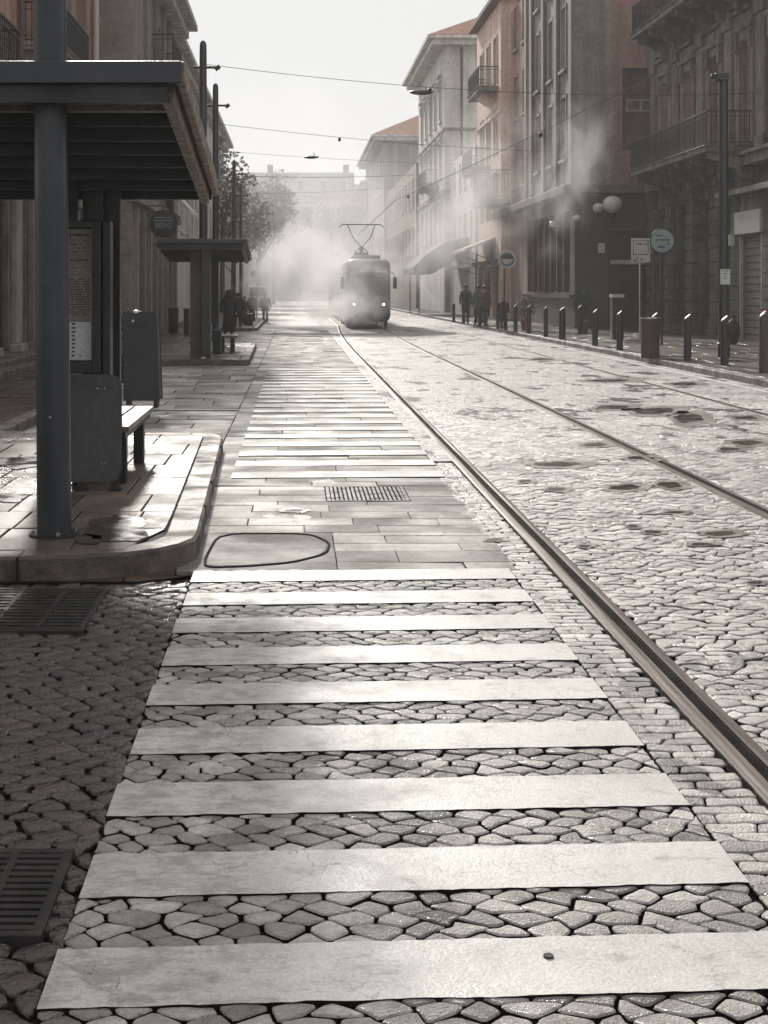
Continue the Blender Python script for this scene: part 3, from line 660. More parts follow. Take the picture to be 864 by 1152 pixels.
# ---- RIGHT 1: rusticated stone ground floor, pink upper floors, two long balconies
X=14.5; P=Pst(X,1)
b = thing('palazzo', 'dark palazzo with long iron balconies on carved consoles at the right edge', 'building', (X+5,48,0))
ups = [(c-.55,c+.55,6.35,9.75) for c in (32.6,35.9,39.1,42.4,45.7,49.0,52.3,55.6)]
up2 = [(c-.55,c+.55,11.75,14.9) for c in (32.6,35.9,39.1,42.4,45.7,49.0,52.3,55.6)]
w = MB(); facade(w,P,30,58,6.0,18,ups+up2,.3); shell(w,1,X,30,58,18,10); w.quad((X,30,0),(X+10,30,0),(X+10,30,18),(X,30,18)); w.build('upper_wall','pinkst',b)
gops = [(46.3,48.0,.1,4.9),(49.3,51.0,.1,4.9),(52.3,53.9,.1,4.9),(55.2,56.8,.1,4.9),(34,39,.1,4.6)]
w = MB(); facade(w,P,30,58,0,6.0,gops,.5); w.quad((X,58,0),(X+10,58,0),(X+10,58,6),(X,58,6)); w.build('ground_floor_wall','darkstone',b)
for o in gops:
    d_ = MB(); fbox(d_,P,o[0],o[1],o[2],o[3],.42,.5)
    for k in range(3): fbox(d_,P,o[0]+.1+k*(o[1]-o[0])/3,o[0]+(k+1)*(o[1]-o[0])/3-.02,.5,o[3]-.9,.38,.418)
    fbox(d_,P,o[0]+.1,o[1]-.1,o[3]-.75,o[3]-.1,.39,.418)
    d_.build('door','darkwall',b)
# rusticated piers: stacked blocks
for c in (45.5,48.65,51.65,54.55,57.4):
    m = MB(); z = .35; k = 0
    fbox(m,P,c-.62,c+.62,0,.35,-.32,0)
    while z < 5.2:
        h = .46; e = .02 if k%2 else 0; fbox(m,P,c-.5+e,c+.5-e,z+.02,z+h-.02,-.22+e,0); z += h; k += 1
    fbox(m,P,c-.6,c+.6,5.22,5.5,-.3,0); fbox(m,P,c-.7,c+.7,5.5,5.62,-.38,0)
    m.build('pier','darkstone',b,bevel=.02,seg=1)
m = MB(); fbox(m,P,30,58,5.62,5.95,-.4,-.002); fbox(m,P,30,58,5.95,6.05,-.5,-.001); m.build('cornice','stone',b)
m = MB(); fbox(m,P,30,58,10.9,11.35,-.15,-.002); m.build('string_course','stone',b)
for i, o in enumerate(ups): window(b,P,o,.3,trim=.3,tm='stone',ped=.55,sill=False,gm='paleglass' if i%3==0 else 'glass')
for o in up2: window(b,P,o,.3,trim=.25,tm='stone',ped=.4,sill=False)
for c in (47.35,50.65,53.95,57.3,44.0):
    m = MB(); fbox(m,P,c-.38,c+.38,6.06,10.3,-.12,-.002); fbox(m,P,c-.5,c+.5,10.3,10.88,-.2,-.002); fbox(m,P,c-.45,c+.45,6.06,6.5,-.18,-.121); m.build('pilaster','stone',b,bevel=.02,seg=1)
balcony(b,P,44.9,55.0,6.28,1.55,1.1,'stone',.22,consoles=6,bar=.15)
balcony(b,P,34.0,55.2,11.62,1.45,1.05,'stone',.22,consoles=12,bar=.15)
m = MB(); fbox(m,P,29.5,58.5,17.5,18.2,-.9,0); m.build('eaves','stone',b)
# shop unit at its foot, nearest the camera
XS=13.95; PS=Pst(XS,1)
s = thing('shop_unit', 'low shop unit with closed roller shutter under a blank white sign', 'shop', (XS,42,.12))
m = MB(); so = (42.5,44.45,.13,3.35); facade(m,PS,33,45.5,0,4.75,[so,(37,41.2,.13,3.4)],.25); m.quad((XS,45.5,0),(X,45.5,0),(X,45.5,4.75),(XS,45.5,4.75)); m.quad((XS,33,4.75),(X,33,4.75),(X,45.5,4.75),(XS,45.5,4.75)); m.build('wall','stone',s)
for nm, o in (('roller_shutter',so),('roller_shutter',(37,41.2,.13,3.4))):
    m = MB(); z = o[2]
    while z < o[3]-.01:
        h = .22; fbox(m,PS,o[0],o[1],z,min(o[3],z+h-.05),.12,.2); fbox(m,PS,o[0],o[1],z+h-.05,min(o[3],z+h),.16,.2); z += h
    m.build(nm,'shutter',s)
m = MB()
for u in (42.42,44.47): m = MB(); fbox(m,PS,u-.05,u+.05,.13,3.4,-.05,.05); m.build('shutter_frame','wframe',s)
m = MB(); fbox(m,PS,42.3,44.75,3.42,4.12,-.14,-.02); m.build('sign_board','white',s,bevel=.01)
m = MB(); fbox(m,PS,32.8,45.8,4.62,4.80,-.45,0); m.build('canopy_ledge','stone',s,bevel=.02)
for c in range(6):
    m = MB(); z0 = .13
    break
for u in ((41.3,42.3),(44.6,45.45)):
    m = MB(); z = .2
    while z < 4.5: fbox(m,PS,u[0],u[1],z+.015,z+.38,-.05,-.001); z += .4
    m.build('quoin','darkstone',s)
m = MB(); fbox(m,PS,45.0,45.2,3.1,3.45,-.2,-.05); m.build('wall_lamp','globe',s)

# ---- RIGHT 2: grey corner building with glazed dark ground storey
X=11.4; P=Pst(X,1); PF=Pfr(58.0)
b = thing('corner_building', 'tall grey corner building with dark glazed ground storey and flat canopy', 'building', (X+3,64,0))
ups = [(c-.5,c+.5,z,z+2.6) for c in (60.2,63.2,66.6) for z in (7.2,11.0,14.8)]
w = MB(); facade(w,P,58,70,5.95,24,ups,.3); shell(w,1,X,58,70,24,12)
facade(w,PF,X,12.85,5.95,24,[],.3); w.build('upper_wall','grey',b)
fops = [(14.35,14.8,11.75,12.25)]
w = MB(); facade(w,PF,12.85,23.4,5.95,24,[(13.35,15.9,7.4,10.75),(13.75,14.9,11.9,13.0)],.5); w.build('set_back_pink_wall','pinkst',b)
m = MB(); fbox(m,PF,13.35,15.9,7.4,10.75,.3,.5); m.build('recessed_panel','brownred',b)
window(b,PF,(13.55,14.75,9.0,9.5),.29,fm='wframe',gm='paleglass',bars=0)
window(b,PF,(13.75,14.9,11.9,13.0),.4,fm='dframe',bars=0)
for o in ups: window(b,P,o,.3,fm='dframe',trim=.12,tm='grey')
for c in (58.35,61.7,64.9,68.2,69.7): m = MB(); fbox(m,P,c-.28,c+.28,6.06,24,-.14,-.002); m.build('pilaster','beige',b)
for c in (60.9,64.3,67.5):
    m = MB(); m.cyl(P(c,6.1,-.1),P(c,24,-.1),.06,.06,8); m.build('downpipe','dframe',b)
# ground storey
gl = [(59.0+i*1.55,60.35+i*1.55,1.6,5.0) for i in range(7)]
w = MB(); facade(w,P,58,70,0,5.6,gl,.25); facade(w,PF,X,23.4,0,5.6,[(12.75,15.6,.13,4.1)],.6); w.build('ground_floor_wall','darkwall',b)
for o in gl: window(b,P,o,.25,fm='dframe',gm='paleglass',bars=0,name='shop_window')
m = MB(); fbox(m,PF,12.75,15.6,.13,4.1,.5,.6)
for k in range(5): fbox(m,PF,12.85+k*.55,13.3+k*.55,.3,2.7,.46,.498)
m.build('entrance_hoarding','black',b)
m = MB(); fbox(m,PF,12.95,14.4,2.75,2.92,.40,.46); m.build('pale_strip','white',b)
m = MB(); fbox(m,P,57.6,78.8,5.6,5.95,-.55,.0); fbox(m,PF,10.85,23.4,5.601,5.949,-.55,-.0); m.build('flat_canopy','darkstone',b,bevel=.03,seg=1)
m = MB(); fbox(m,P,58.2,70,1.35,1.5,-.18,-.002); m.build('sill_rail','dframe',b)
m = MB(); fbox(m,PF,12.35,12.62,3.2,3.6,-.05,-.002); m.build('door_plaque','white',b)
def wall_lamp(label, p, r, back):
    t_ = thing('wall_lamp', label, 'lamp', p, 'lamps on the grey corner building')
    m = MB(); m.sphere(p, r, 18, 12, (1,1,.88)); m.build('globe','globe',t_,smooth=True)
    m = MB(); m.cyl((p[0],p[1],p[2]-r*.7),(p[0],p[1],p[2]-r*1.15),r*.3,r*.3,10); m.tube([(p[0],p[1],p[2]-r*1.1),(p[0]+back[0]*.5,p[1]+back[1]*.5,p[2]-r*1.2),(p[0]+back[0],p[1]+back[1],p[2]-r*.6)],.03,6); m.build('bracket','wrought',t_)
wall_lamp('large pale globe lamp on the front of the grey corner building', (wx(689,57.2),57.2,wz(230,57.2)), .40, (0,.8))
wall_lamp('smaller globe lamp just left of the large globe', (wx(673,57.5),57.5,wz(234,57.5)), .23, (0,.5))
wall_lamp('small lamp under the flat canopy near the building corner', (wx(649,57.8),57.8,wz(245,57.8)), .15, (.1,.2))
wall_lamp('small lamp under the flat canopy halfway along the glazed front', (10.95,wx(0,1)*0+60.5,wz(252,60.5)), .15, (.45,0))

# ---- RIGHT 3: peach building with balconies
X=11.0; P=Pst(X,1); PF=Pfr(76.0)
b = thing('peach_building', 'tall peach rendered building with wrought iron balconies', 'building', (X+3,81,0))
ups = [(c-.55,c+.55,z,z+2.5) for c in (77.9,80.8,83.6) for z in (5.6,9.0,12.95)]
w = MB(); facade(w,P,76,86,0,17.2,ups+[(77,79.2,.13,3.0),(80.2,82.6,.13,3.0),(83.4,85.4,.13,3)],.3); shell(w,1,X,76,86,17.2,9); facade(w,PF,X,20,0,17.2,[],.3); w.build('wall','orange',b)
for o in ups: window(b,P,o,.3,fm='wframe',gm='paleglass',trim=.14,tm='wframe',sill=False)
for o in ((77,79.2,.13,3.0),(80.2,82.6,.13,3.0),(83.4,85.4,.13,3)): window(b,P,o,.3,fm='dframe',gm='glass',bars=1,name='shop_window')
balcony(b,P,76.9,81.6,12.75,1.1,1.05,'beige',.3,consoles=0,bar=.18); balcony(b,P,79.9,84.6,8.65,1.1,1.05,'beige',.3,bar=.18)
for (u,z) in ((79.2,12.45),(82.2,8.35)):
    m = MB(); m.prism_xz([(X,z),(X-.75,z),(X-.35,z-.35),(X,z-.5)],u-1.2,u+1.2); m.build('balcony_bracket','orange',b)
balcony(b,P,72.6,76.2,6.35,1.5,1.5,'darkstone',.3,bar=.14)
m = MB(); fbox(m,P,75.6,86.3,17.2,17.42,-.5,9.2); m.build('roof_edge','brownred',b)
m = MB(); fbox(m,PF,X,20,11.2,11.4,-.07,-.002); fbox(m,P,76,86,11.2,11.4,-.08,-.002); m.build('string_course','orange',b)
m = MB(); m.tube([(11.2,76.3,17.4),(10.9,76.3,18.1),(11.3,76.3,19.2),(12.2,76.3,19.5)],.04,5); m.build('roof_pipe','wrought',b)
# low shop with pitched ledge in front of it
m = thing('awning','pale sloping awning over the shop under the peach building','awning',(10.4,80,3.2))
q = MB(); q.prism_xz([(X-.02,4.6),(X-1.7,3.95),(X-1.7,3.8),(X-.02,4.45)],78,84); q.build('cloth','palecanvas',m)
for y in (78.3,83.7): q = MB(); q.cyl((X-1.65,y,3.85),(X-.03,y,3.3),.025,.025,6); q.build('arm','wrought',m)
m = thing('awning','flat dark awning over the shop doors left of the round blue sign','awning',(9.9,77,2.9))
q = MB(); q.prism_xz([(X-.02,3.35),(X-1.5,3.15),(X-1.5,2.95),(X-.02,3.15)],76.5,85); q.build('cloth','canvas',m)
for y in (76.8,84.7): q = MB(); q.cyl((X-1.45,y,3.0),(X-.03,y,2.6),.025,.025,6); q.build('arm','wrought',m)

# infill between R2 and R3
b = thing('recessed_building','narrow grey facade between the corner building and the peach building','building',(15.5,73,0))
m = MB(); P=Pst(11.55,1); m_o=[(c-.45,c+.45,z,z+2.2) for c in (71.4,74.2) for z in (7,10.6,14.2)]
facade(m,P,70,76,0,16.5,m_o,.25); shell(m,1,11.55,70.01,75.99,16.5,8); m.build('wall','pinkst',b)
for o in m_o: window(b,P,o,.25,fm='dframe',trim=.1,tm='pinkst')

def hip_roof(root, x0, x1, y0, y1, z, oh, rise, mat='tile'):
    m = MB(); X0,X1,Y0,Y1 = x0-oh,x1+oh,y0-oh,y1+oh
    w_ = min(X1-X0, Y1-Y0)/2
    if X1-X0 < Y1-Y0: r0=((X0+X1)/2,Y0+w_,z+rise); r1=((X0+X1)/2,Y1-w_,z+rise)
    else: r0=(X0+w_,(Y0+Y1)/2,z+rise); r1=(X1-w_,(Y0+Y1)/2,z+rise)
    A,B,C_,D=(X0,Y0,z+.12),(X1,Y0,z+.12),(X1,Y1,z+.12),(X0,Y1,z+.12)
    if X1-X0 < Y1-Y0: m.add([A,B,C_,D,r0,r1],[(0,1,4),(1,2,5,4),(2,3,5),(3,0,4,5)])
    else: m.add([A,B,C_,D,r0,r1],[(0,1,5,4),(1,2,5),(2,3,4,5),(3,0,4)])
    ro = m.build('roof',mat,root)
    e = MB(); e.box(X0,X1,Y0,Y1,z-.12,z+.118); e.box(X0+.35,X1-.35,Y0+.35,Y1-.35,z-.5,z-.12)
    e.build('eaves','paleren',ro,bevel=.03,seg=1)
    return ro
# ---- RIGHT 4: grey building with hipped tile roof
X=10.5; Y0,Y1=100.,121.; P=Pst(X,1); PF=Pfr(Y0)
b = thing('tile_roof_building','tall pale grey building with clay tile hipped roof and wide eaves','building',(X+6,110,0))
ups = [(c-.6,c+.6,z,z+2.6) for c in (102.5,106.2,109.9,113.6,117.3) for z in (5.3,9.7,13.8)]
fo = [(x-.55,x+.55,z,z+2.1) for x in (16.5,19.8) for z in (6,10,14)]
w = MB(); facade(w,P,Y0,Y1,0,19.2,ups,.3); shell(w,1,X,Y0,Y1,19.2,14); facade(w,PF,X,X+14,0,19.2,fo,.3); w.build('wall','paleren',b)
for o in ups: window(b,P,o,.3,fm='dframe',trim=.2,tm='paleren',ped=.35 if o[2]>9 else 0)
for o in fo: window(b,PF,o,.3,fm='dframe')
hip_roof(b,X,X+14,Y0,Y1,19.3,1.3,4.2)
m = MB(); band(m,X,1,Y0,Y1,8.4,8.75,.12,X+14); band(m,X,1,Y0,Y1,12.9,13.1,.1,X+14); m.build('string_course','stone',b)
balcony(b,P,104,112,9.5,1.0,1.0,'stone',.25,bar=.25,scroll=False)
for u in (100.25,): 
    m = MB(); m.cyl((X+1.2,Y0-.12,0),(X+1.2,Y0-.12,18.8),.08,.08,8); m.cyl((X+2.9,Y0-.12,0),(X+2.9,Y0-.12,18.8),.08,.08,8); m.build('downpipe','dframe',b)
# gap building between R3 and R4
b = thing('low_grey_building','lower grey building between the peach one and the tile-roofed one','building',(15,93,0))
P=Pst(10.9,1); oo=[(c-.5,c+.5,z,z+2) for c in (88,91,94,97) for z in (4.6,8)]
w = MB(); facade(w,P,86,100,0,10.5,oo,.25); shell(w,1,10.9,86.01,99.99,10.5,8); w.build('wall','paleren',b)
for o in oo: window(b,P,o,.25,fm='dframe')
m = thing('awning','big dark awning reaching over the pavement just right of the tram','awning',(9,92,3))
q = MB(); q.prism_xz([(10.88,5.0),(10.88,4.1),(8.6,2.7),(7.4,2.75),(7.4,3.1),(8.2,3.9),(9.4,4.7)],89,97); q.build('cloth','canvas',m)
for y in (89.5,96.5): q = MB(); q.cyl((7.8,y,0.12),(7.8,y,2.8),.04,.04,6); q.build('post','wrought',m)
# ---- RIGHT 5
X=10.0; Y0,Y1=160.,196.; P=Pst(X,1); PF=Pfr(Y0)
b = thing('far_tile_roof_building','smaller hazy grey building with tile roof farther down the right side','building',(X+6,178,0))
ups = [(c-.7,c+.7,z,z+2.8) for c in (164,169,174,179,184,189) for z in (5,10,14.5)]
w = MB(); facade(w,P,Y0,Y1,0,18.8,ups,.3); shell(w,1,X,Y0,Y1,18.8,16); facade(w,PF,X,X+16,0,18.8,[(13,14.3,6,9),(13,14.3,11,14)],.3); w.build('wall','grey',b)
for o in ups: window(b,P,o,.3,fm='dframe',trim=.2,tm='paleren')
hip_roof(b,X,X+16,Y0,Y1,18.9,1.5,4.8)
b = thing('mid_grey_building','plain grey building hidden in steam between the two tile-roofed ones','building',(15,140,0))
P=Pst(10.3,1); oo=[(c-.6,c+.6,z,z+2.4) for c in (124,128,132,136,140,144,148,152,156) for z in (4.8,9)]
w = MB(); facade(w,P,121,160,0,12.5,oo,.25); shell(w,1,10.3,121.01,159.99,12.5,12); w.build('wall','beige',b)
for o in oo: window(b,P,o,.25,fm='dframe',trim=.15,tm='paleren')
b = thing('brick_red_building','distant reddish building with small spire at the end of the right side','building',(16,216,0))
P=Pst(9.8,1); oo=[(c-.7,c+.7,z,z+2.6) for c in (200,206,212,218,224,230) for z in (5,10)]
w = MB(); facade(w,P,196,238,0,16.5,oo,.3); shell(w,1,9.8,196.01,238,16.5,12); w.build('wall','brownred',b)
for o in oo: window(b,P,o,.3,fm='dframe')
m = MB(); m.box(10.2,11.8,204,205.6,16.5,19); m.lathe([(1.0,19),(.9,19.3),(.15,22.5),(.05,24)],(11,204.8,0),8); m.build('spire','brownred',b)
hip_roof(b,9.8,21.8,196,238,16.5,.8,3)

# ---- END of the street
b = thing('palace','wide pale palace with mansard roof closing the far end of the street','building',(0,250,0))
PF=Pfr(250.); oo=[(x-.8,x+.8,z,z+3) for x in range(-22,23,4) for z in (3,8,13)]
w = MB(); facade(w,PF,-26,26,0,18.5,oo,.4); w.quad((-26,250,18.5),(26,250,18.5),(26,268,18.5),(-26,268,18.5)); w.quad((-26,250,0),(-26,268,0),(-26,268,18.5),(-26,250,18.5)); w.quad((26,250,0),(26,268,0),(26,268,18.5),(26,250,18.5)); w.build('wall','paleren',b)
for o in oo: window(b,PF,o,.4,fm='dframe',trim=.25,tm='beige')
m = MB(); fbox(m,PF,-26.5,26.5,17.9,18.8,-.9,0); fbox(m,PF,-26,26,7,7.4,-.3,0); m.build('cornice','beige',b)
m = MB(); m.prism_yz([(250.4,18.8),(253.5,22.6),(264,22.6),(267,18.8)],-9.5,10.5); m.prism_yz([(250.4,18.8),(255,20.6),(263,20.6),(267,18.8)],-26,-9.6); m.prism_yz([(250.4,18.8),(255,20.6),(263,20.6),(267,18.8)],10.6,26); ro=m.build('roof','grey',b)
for x in (-7,-3,1,5,8.5):
    m = MB(); m.box(x-.8,x+.8,250.8,253,18.9,21.2); m.prism_xz([(x-1,21.2),(x+1,21.2),(x,22)],250.7,253); d_=m.build('dormer','paleren',ro)
    m = MB(); m.box(x-.5,x+.5,250.7,250.79,19.3,20.9); m.build('pane','glass',d_)
for x in (-4.5,9.2):
    m = MB(); m.box(x-.5,x+.5,257,258,22.6,24.3); m.build('chimney','brownred',ro)

# ---- LEFT 1: terracotta house with balconies and arcade
X=-6.3; P=Pst(X,-1)
b = thing('terracotta_house','terracotta house with stone piers and small iron balconies at the left edge','building',(X-4,32,0))
ups = [(c-.6,c+.6,z,z+2.5) for c in (23.5,26.6,31.8,35.2,38.8) for z in (5.75,7.6+2.6)]
ups = [(23.2,24.4,5.85,8.6),(26.2,27.4,5.85,8.6),(33.1,34.2,7.6,10.4),(35.3,36.4,7.6,10.4),(38.6,39.7,7.6,10.4),(41.3,42.4,7.6,10.4)]
gops = [(20.6,22.6,.35,4.0),(23.9,26.0,.35,4.0),(27.3,28.6,.35,4.0),(29.5,31.25,.35,4.0),(32.3,33.2,.35,4.0),(34.3,35.9,.35,4.0),(37.4,39.6,.35,4.0),(41,43.2,.35,4)]
w = MB(); facade(w,P,18,44.4,4.3,14.5,ups,.35); shell(w,-1,X,18,44.4,14.5,8); w.quad((X,18,0),(X-8,18,0),(X-8,18,14.5),(X,18,14.5)); w.build('upper_wall','terra',b)
w = MB(); facade(w,P,18,44.4,0,4.3,gops,.15); w.build('ground_floor_wall','stone',b)
m = MB(); fbox(m,P,18,44.4,.3,4.1,.135,.15); m.build('opening_gloom_panel','gloombrown',b)  # shallow dark panel, its colour standing for the gloom inside the arches
for o in gops:
    c = (o[0]+o[1])/2; ww=(o[1]-o[0])/2; m = MB()
    pts = [(c-ww,4.05)]+[(c+ww*math.cos(R(180-i*18)),3.3+.7*math.sin(R(i*18))) for i in range(11)]+[(c+ww,4.05)]
    n_ = len(pts); vs=[P(u,z,.02) for u,z in pts]+[P(u,z,.13) for u,z in pts]
    m.add(vs,[tuple(range(n_)),tuple(range(n_,2*n_))[::-1]]+[(k,(k+1)%n_,n_+(k+1)%n_,n_+k) for k in range(n_)]); m.build('arch','stone',b)
for c in (19.6,23.25,26.65,29.05,31.78,33.75,36.65,40.3,43.8):
    m = MB(); fbox(m,P,c-.32,c+.32,.5,4.0,-.16,-.002); fbox(m,P,c-.42,c+.42,.12,.5,-.26,-.001); fbox(m,P,c-.42,c+.42,4.0,4.25,-.28,-.001); m.build('pier','beige',b,bevel=.02,seg=1)
m = MB(); fbox(m,P,18,44.4,.1,.34,-.75,.9); fbox(m,P,18,44.4,.1,.22,-1.05,-.751); m.build('steps','kerb',b,bevel=.02)
m = MB(); fbox(m,P,18,44.4,4.28,4.55,-.3,-.003); m.build('string_course','beige',b)
for o in ups: window(b,P,o,.35,fm='wframe',gm='glass',trim=.14,tm='beige',sill=False)
m = MB(); fbox(m,P,27.95,28.65,4.56,14.4,-.14,-.002); m.build('pilaster','terra',b)
m = MB(); fbox(m,P,28.68,29.1,4.56,14.4,-.1,-.002); fbox(m,P,32.2,32.5,4.56,14.4,-.1,-.002); m.build('pilaster','brownred',b)
balcony(b,P,21.5,27.7,5.72,.95,1.05,'beige',.14,consoles=3,bar=.16)
balcony(b,P,32.6,37.1,7.35,.95,.98,'beige',.14,consoles=3,bar=.13)
m = MB(); m.cyl((X+.16,43.9,.2),(X+.16,43.9,14),.09,.09,10); m.build('drainpipe','white',b)

# ---- LEFT 2: grey beige building with wide eaves
X=-5.1; Y0,Y1=44.4,60.5; P=Pst(X,-1); PF=Pfr(Y0)
b = thing('beige_building','grey-beige building with broad roof eaves behind the shelters','building',(X-4,52,0))
ups = [(46.3,47.3,6.3,9.2),(49.2,50.2,6.3,9.2),(52.3,53.4,8.0,11.4),(55.2,56.2,6.2,8.8),(58,59,6.2,8.8),(57.0,58.0,9.9,12.1)]
gops = [(45.5+i*2.1,47.0+i*2.1,.3,3.9) for i in range(7)]
w = MB(); facade(w,P,Y0,Y1,0,12.9,ups+gops,.35); shell(w,-1,X,Y0,Y1,12.9,10); facade(w,PF,X-10,X,0,12.9,[],.3); w.build('wall','beige',b)
for o in ups: window(b,P,o,.35,fm='wframe',trim=.15,tm='beige')
for o in gops: window(b,P,o,.35,fm='dframe',gm='glass',name='shop_window')
for i in range(8): c=45.1+i*2.1; m = MB(); fbox(m,P,c-.22,c+.22,.13,4.3,-.14,-.002); m.build('pilaster','beige',b)
m = MB(); band(m,X,-1,Y0,Y1,4.45,4.8,.25); m.box(X-10,X,Y0-.04,Y0-.001,4.2,4.25); m.box(X-10,X,Y0-.04,Y0-.001,2.8,2.83); m.box(X-10,X,Y0-.04,Y0-.001,1.75,1.78); m.build('string_course','beige',b)
m = MB(); m.box(X-10.4,X,Y0-.07,Y0-.002,.0,1.7); m.build('plinth','stone',b)
m = MB(); fbox(m,P,Y0,Y1,.1,.32,-.3,0); m.build('step','kerb',b)
hip_roof(b,X-10,X,Y0,Y1,12.95,.9,3.2)
balcony(b,P,50.8,55,9.95-.2,.75,1.1,'beige',.3,consoles=3,bar=.16)
for c in (48.2,51.3,54.3,56.9): m = MB(); fbox(m,P,c-.25,c+.25,4.85,12.4,-.13,-.002); m.build('upper_pilaster','beige',b)
m = thing('awning','pale folded awning above the left shops behind the round sign','awning',(-4.6,57,4))
q = MB(); q.hexa([(-5.05,54,5.9),(-5.05,60,5.9),(-5.05,60,5.75),(-5.05,54,5.75),(-4.0,54,4.75),(-4.0,60,4.75),(-4.0,60,4.6),(-4.0,54,4.6)]); q.build('cloth','white',m)
# the row behind
def simple_left(name,label,X,Y0,Y1,h,mat,rows,dx,roof=None):
    b = thing(name,label,'building',(X-4,(Y0+Y1)/2,0)); P=Pst(X,-1); PF=Pfr(Y0)
    oo=[]; c=Y0+dx*.7
    while c < Y1-dx*.4:
        for z in rows: oo.append((c-.55,c+.55,z,z+2.2))
        c += dx
    fo = [(X-4.5,X-3.4,z,z+2) for z in rows if z > h*.5]
    w = MB(); facade(w,P,Y0,Y1,0,h,oo,.3); shell(w,-1,X,Y0,Y1,h,10); facade(w,PF,X-10,X,0,h,fo,.3); w.build('wall',mat,b)
    for o in oo: window(b,P,o,.3,fm='dframe',trim=.15,tm=mat)
    for o in fo: window(b,PF,o,.3,fm='dframe')
    if roof: hip_roof(b,X-10,X,Y0,Y1,h,.7,roof)
    else:
        m = MB(); fbox(m,P,Y0-.3,Y1,h,h+.35,-.4,10.2); m.build('cornice','paleren',b)
    return b
simple_left('hazy_pale_building','pale blue-grey building peeping out behind the first tram mast',-5.6,61,84,12.9,'paleren',(4.6,8.2,10.4),3.4,roof=1.4)
simple_left('stepped_building','lower pale building beyond the second tram mast',-5.4,84.1,108,12.6,'paleren',(4.6,8.2),3.6,roof=2.0)
simple_left('far_row_building','distant grey building behind the street trees',-7.5,108.1,170,13,'grey',(4.6,8.6),5)
simple_left('farthest_row_building','farthest faint building on the left behind the trees',-9,170.1,240,14,'paleren',(5,9.5),6)

# ------------------------------------------------------------------ shelters
def canopy(root, x0, x1, y0, y1, z0, z1, th=.14, slats=7, drop=.5):
    # sloping roof slab: front top z0 at y0, back top z1 at y1
    m = MB(); m.hexa([(x0,y0+.03,z0-.07),(x1-.04,y0+.03,z0-.07),(x1-.04,y1,z1-.07),(x0,y1,z1-.07),(x0,y0+.03,z0-.01),(x1-.04,y0+.03,z0-.01),(x1-.04,y1,z1-.01),(x0,y1,z1-.01)])
    r = m.build('roof','darkpaint',root)
    m = MB(); m.box(x0,x1,y0,y0+.05,z0-th,z0); m.build('fascia','bluegrey',root,bevel=.008)
    m = MB(); m.box(x0,x1-.09,y0+.055,y0+.14,z0-th-.11,z0-.075); m.build('front_beam','black',root)
    m = MB(); m.hexa([(x1-.035,y0+.052,z0-th*.95),(x1+.02,y0+.052,z0-th*.95),(x1+.02,y1,z1-.13),(x1-.035,y1,z1-.13),(x1-.035,y0+.052,z0+.004),(x1+.02,y0+.052,z0+.004),(x1+.02,y1,z1+.01),(x1-.035,y1,z1+.01)]); m.build('edge_trim','gutter',root,bevel=.01)
    m = MB(); m.hexa([(x1-.13,y0+.15,z0-.24),(x1-.06,y0+.15,z0-.24),(x1-.06,y1-.02,z1-.2),(x1-.13,y1-.02,z1-.2),(x1-.13,y0+.15,z0-.09),(x1-.06,y0+.15,z0-.09),(x1-.06,y1-.02,z1-.09),(x1-.13,y1-.02,z1-.09)]); m.build('side_beam','gutter',root)
    for i in range(slats):
        u = (i+1)/(slats+1); y = y0+.15+(y1-y0-.2)*u; z = z0+(z1-z0)*u-.07
        m = MB(); m.box(x0,x1-.135,y-.02,y+.02,z-.10,z-.002); m.build('rafter','darkpaint',root)
    m = MB(); y = y0+(y1-y0)*.13; z = z0+(z1-z0)*.13-.075; m.box(x0,x1-.14,y-.05,y+.05,z-.12,z); m.build('cross_beam','beam',root)
    m = MB(); m.box(x0,x1-.04,y1,y1+.05,z1-.16,z1-.005); m.build('rear_fascia','darkpaint',root)
s1 = thing('tram_shelter','large dark tram shelter with sloping roof filling the left of the photo','shelter',(-1.9,10.8,.14))
canopy(s1, -3.1, -.70, 8.75, 12.6, 3.11, 2.66)
for x,y in ((-1.75,12.35),(-1.62,12.48)):
    m = MB(); m.box(x-.09,x+.09,y-.05,y+.05,.15,2.6); m.build('rear_post','darkpaint',s1,bevel=.006)
m = MB(); m.box(-2.0,-1.84,12.0,12.06,2.22,2.66); m.build('upper_panel','black',s1,bevel=.005)
m = MB(); m.box(-2.9,-2.8,12.2,12.3,.15,2.65); m.build('rear_post','darkpaint',s1,bevel=.006)
# poster case
pc = thing('timetable_case','black framed timetable case standing under the large shelter','display case',(-1.85,11.9,.14))
x0,x1 = wx(52,11.75), wx(113,11.75); zt,zb = wz(248,11.75), wz(420,11.75)
m = MB(); m.box(x0,x0+.05,11.75,11.87,zb,zt); m.box(x1-.075,x1,11.75,11.87,zb,zt); m.box(x0+.05,x1-.075,11.75,11.87,zt-.06,zt); m.box(x0+.05,x1-.075,11.75,11.87,zb,zb+.10); m.build('frame','black',pc,bevel=.008)
m = MB(); m.box(x0,x1,11.872,11.95,zb,zt); m.build('back','black',pc)
m = MB(); m.box(x1+.002,x1+.075,11.80,11.99,zb-.1,zt+.0); m.box(x0-.05,x0-.002,11.80,11.99,zb-.1,zt+.03); m.box(x1+.01,x1+.06,11.82,11.93,.15,zb-.1); m.box(x0-.04,x0-.01,11.82,11.93,.15,zb-.1); m.build('side_post','black',pc,bevel=.012)
px0 = x0+.055; px1 = x1-.08; pz0=zb+.105; pz1=zt-.065
ph = wz(362,11.75)
m = MB(); m.box(px0,px1,11.85,11.871,ph,pz1); sheet = m.build('timetable_sheet','paper',pc)
m = MB(); m.box(px0,px1-.01,11.845,11.87,pz0,ph-.003); m.build('notice_sheet','whitepaper',pc)
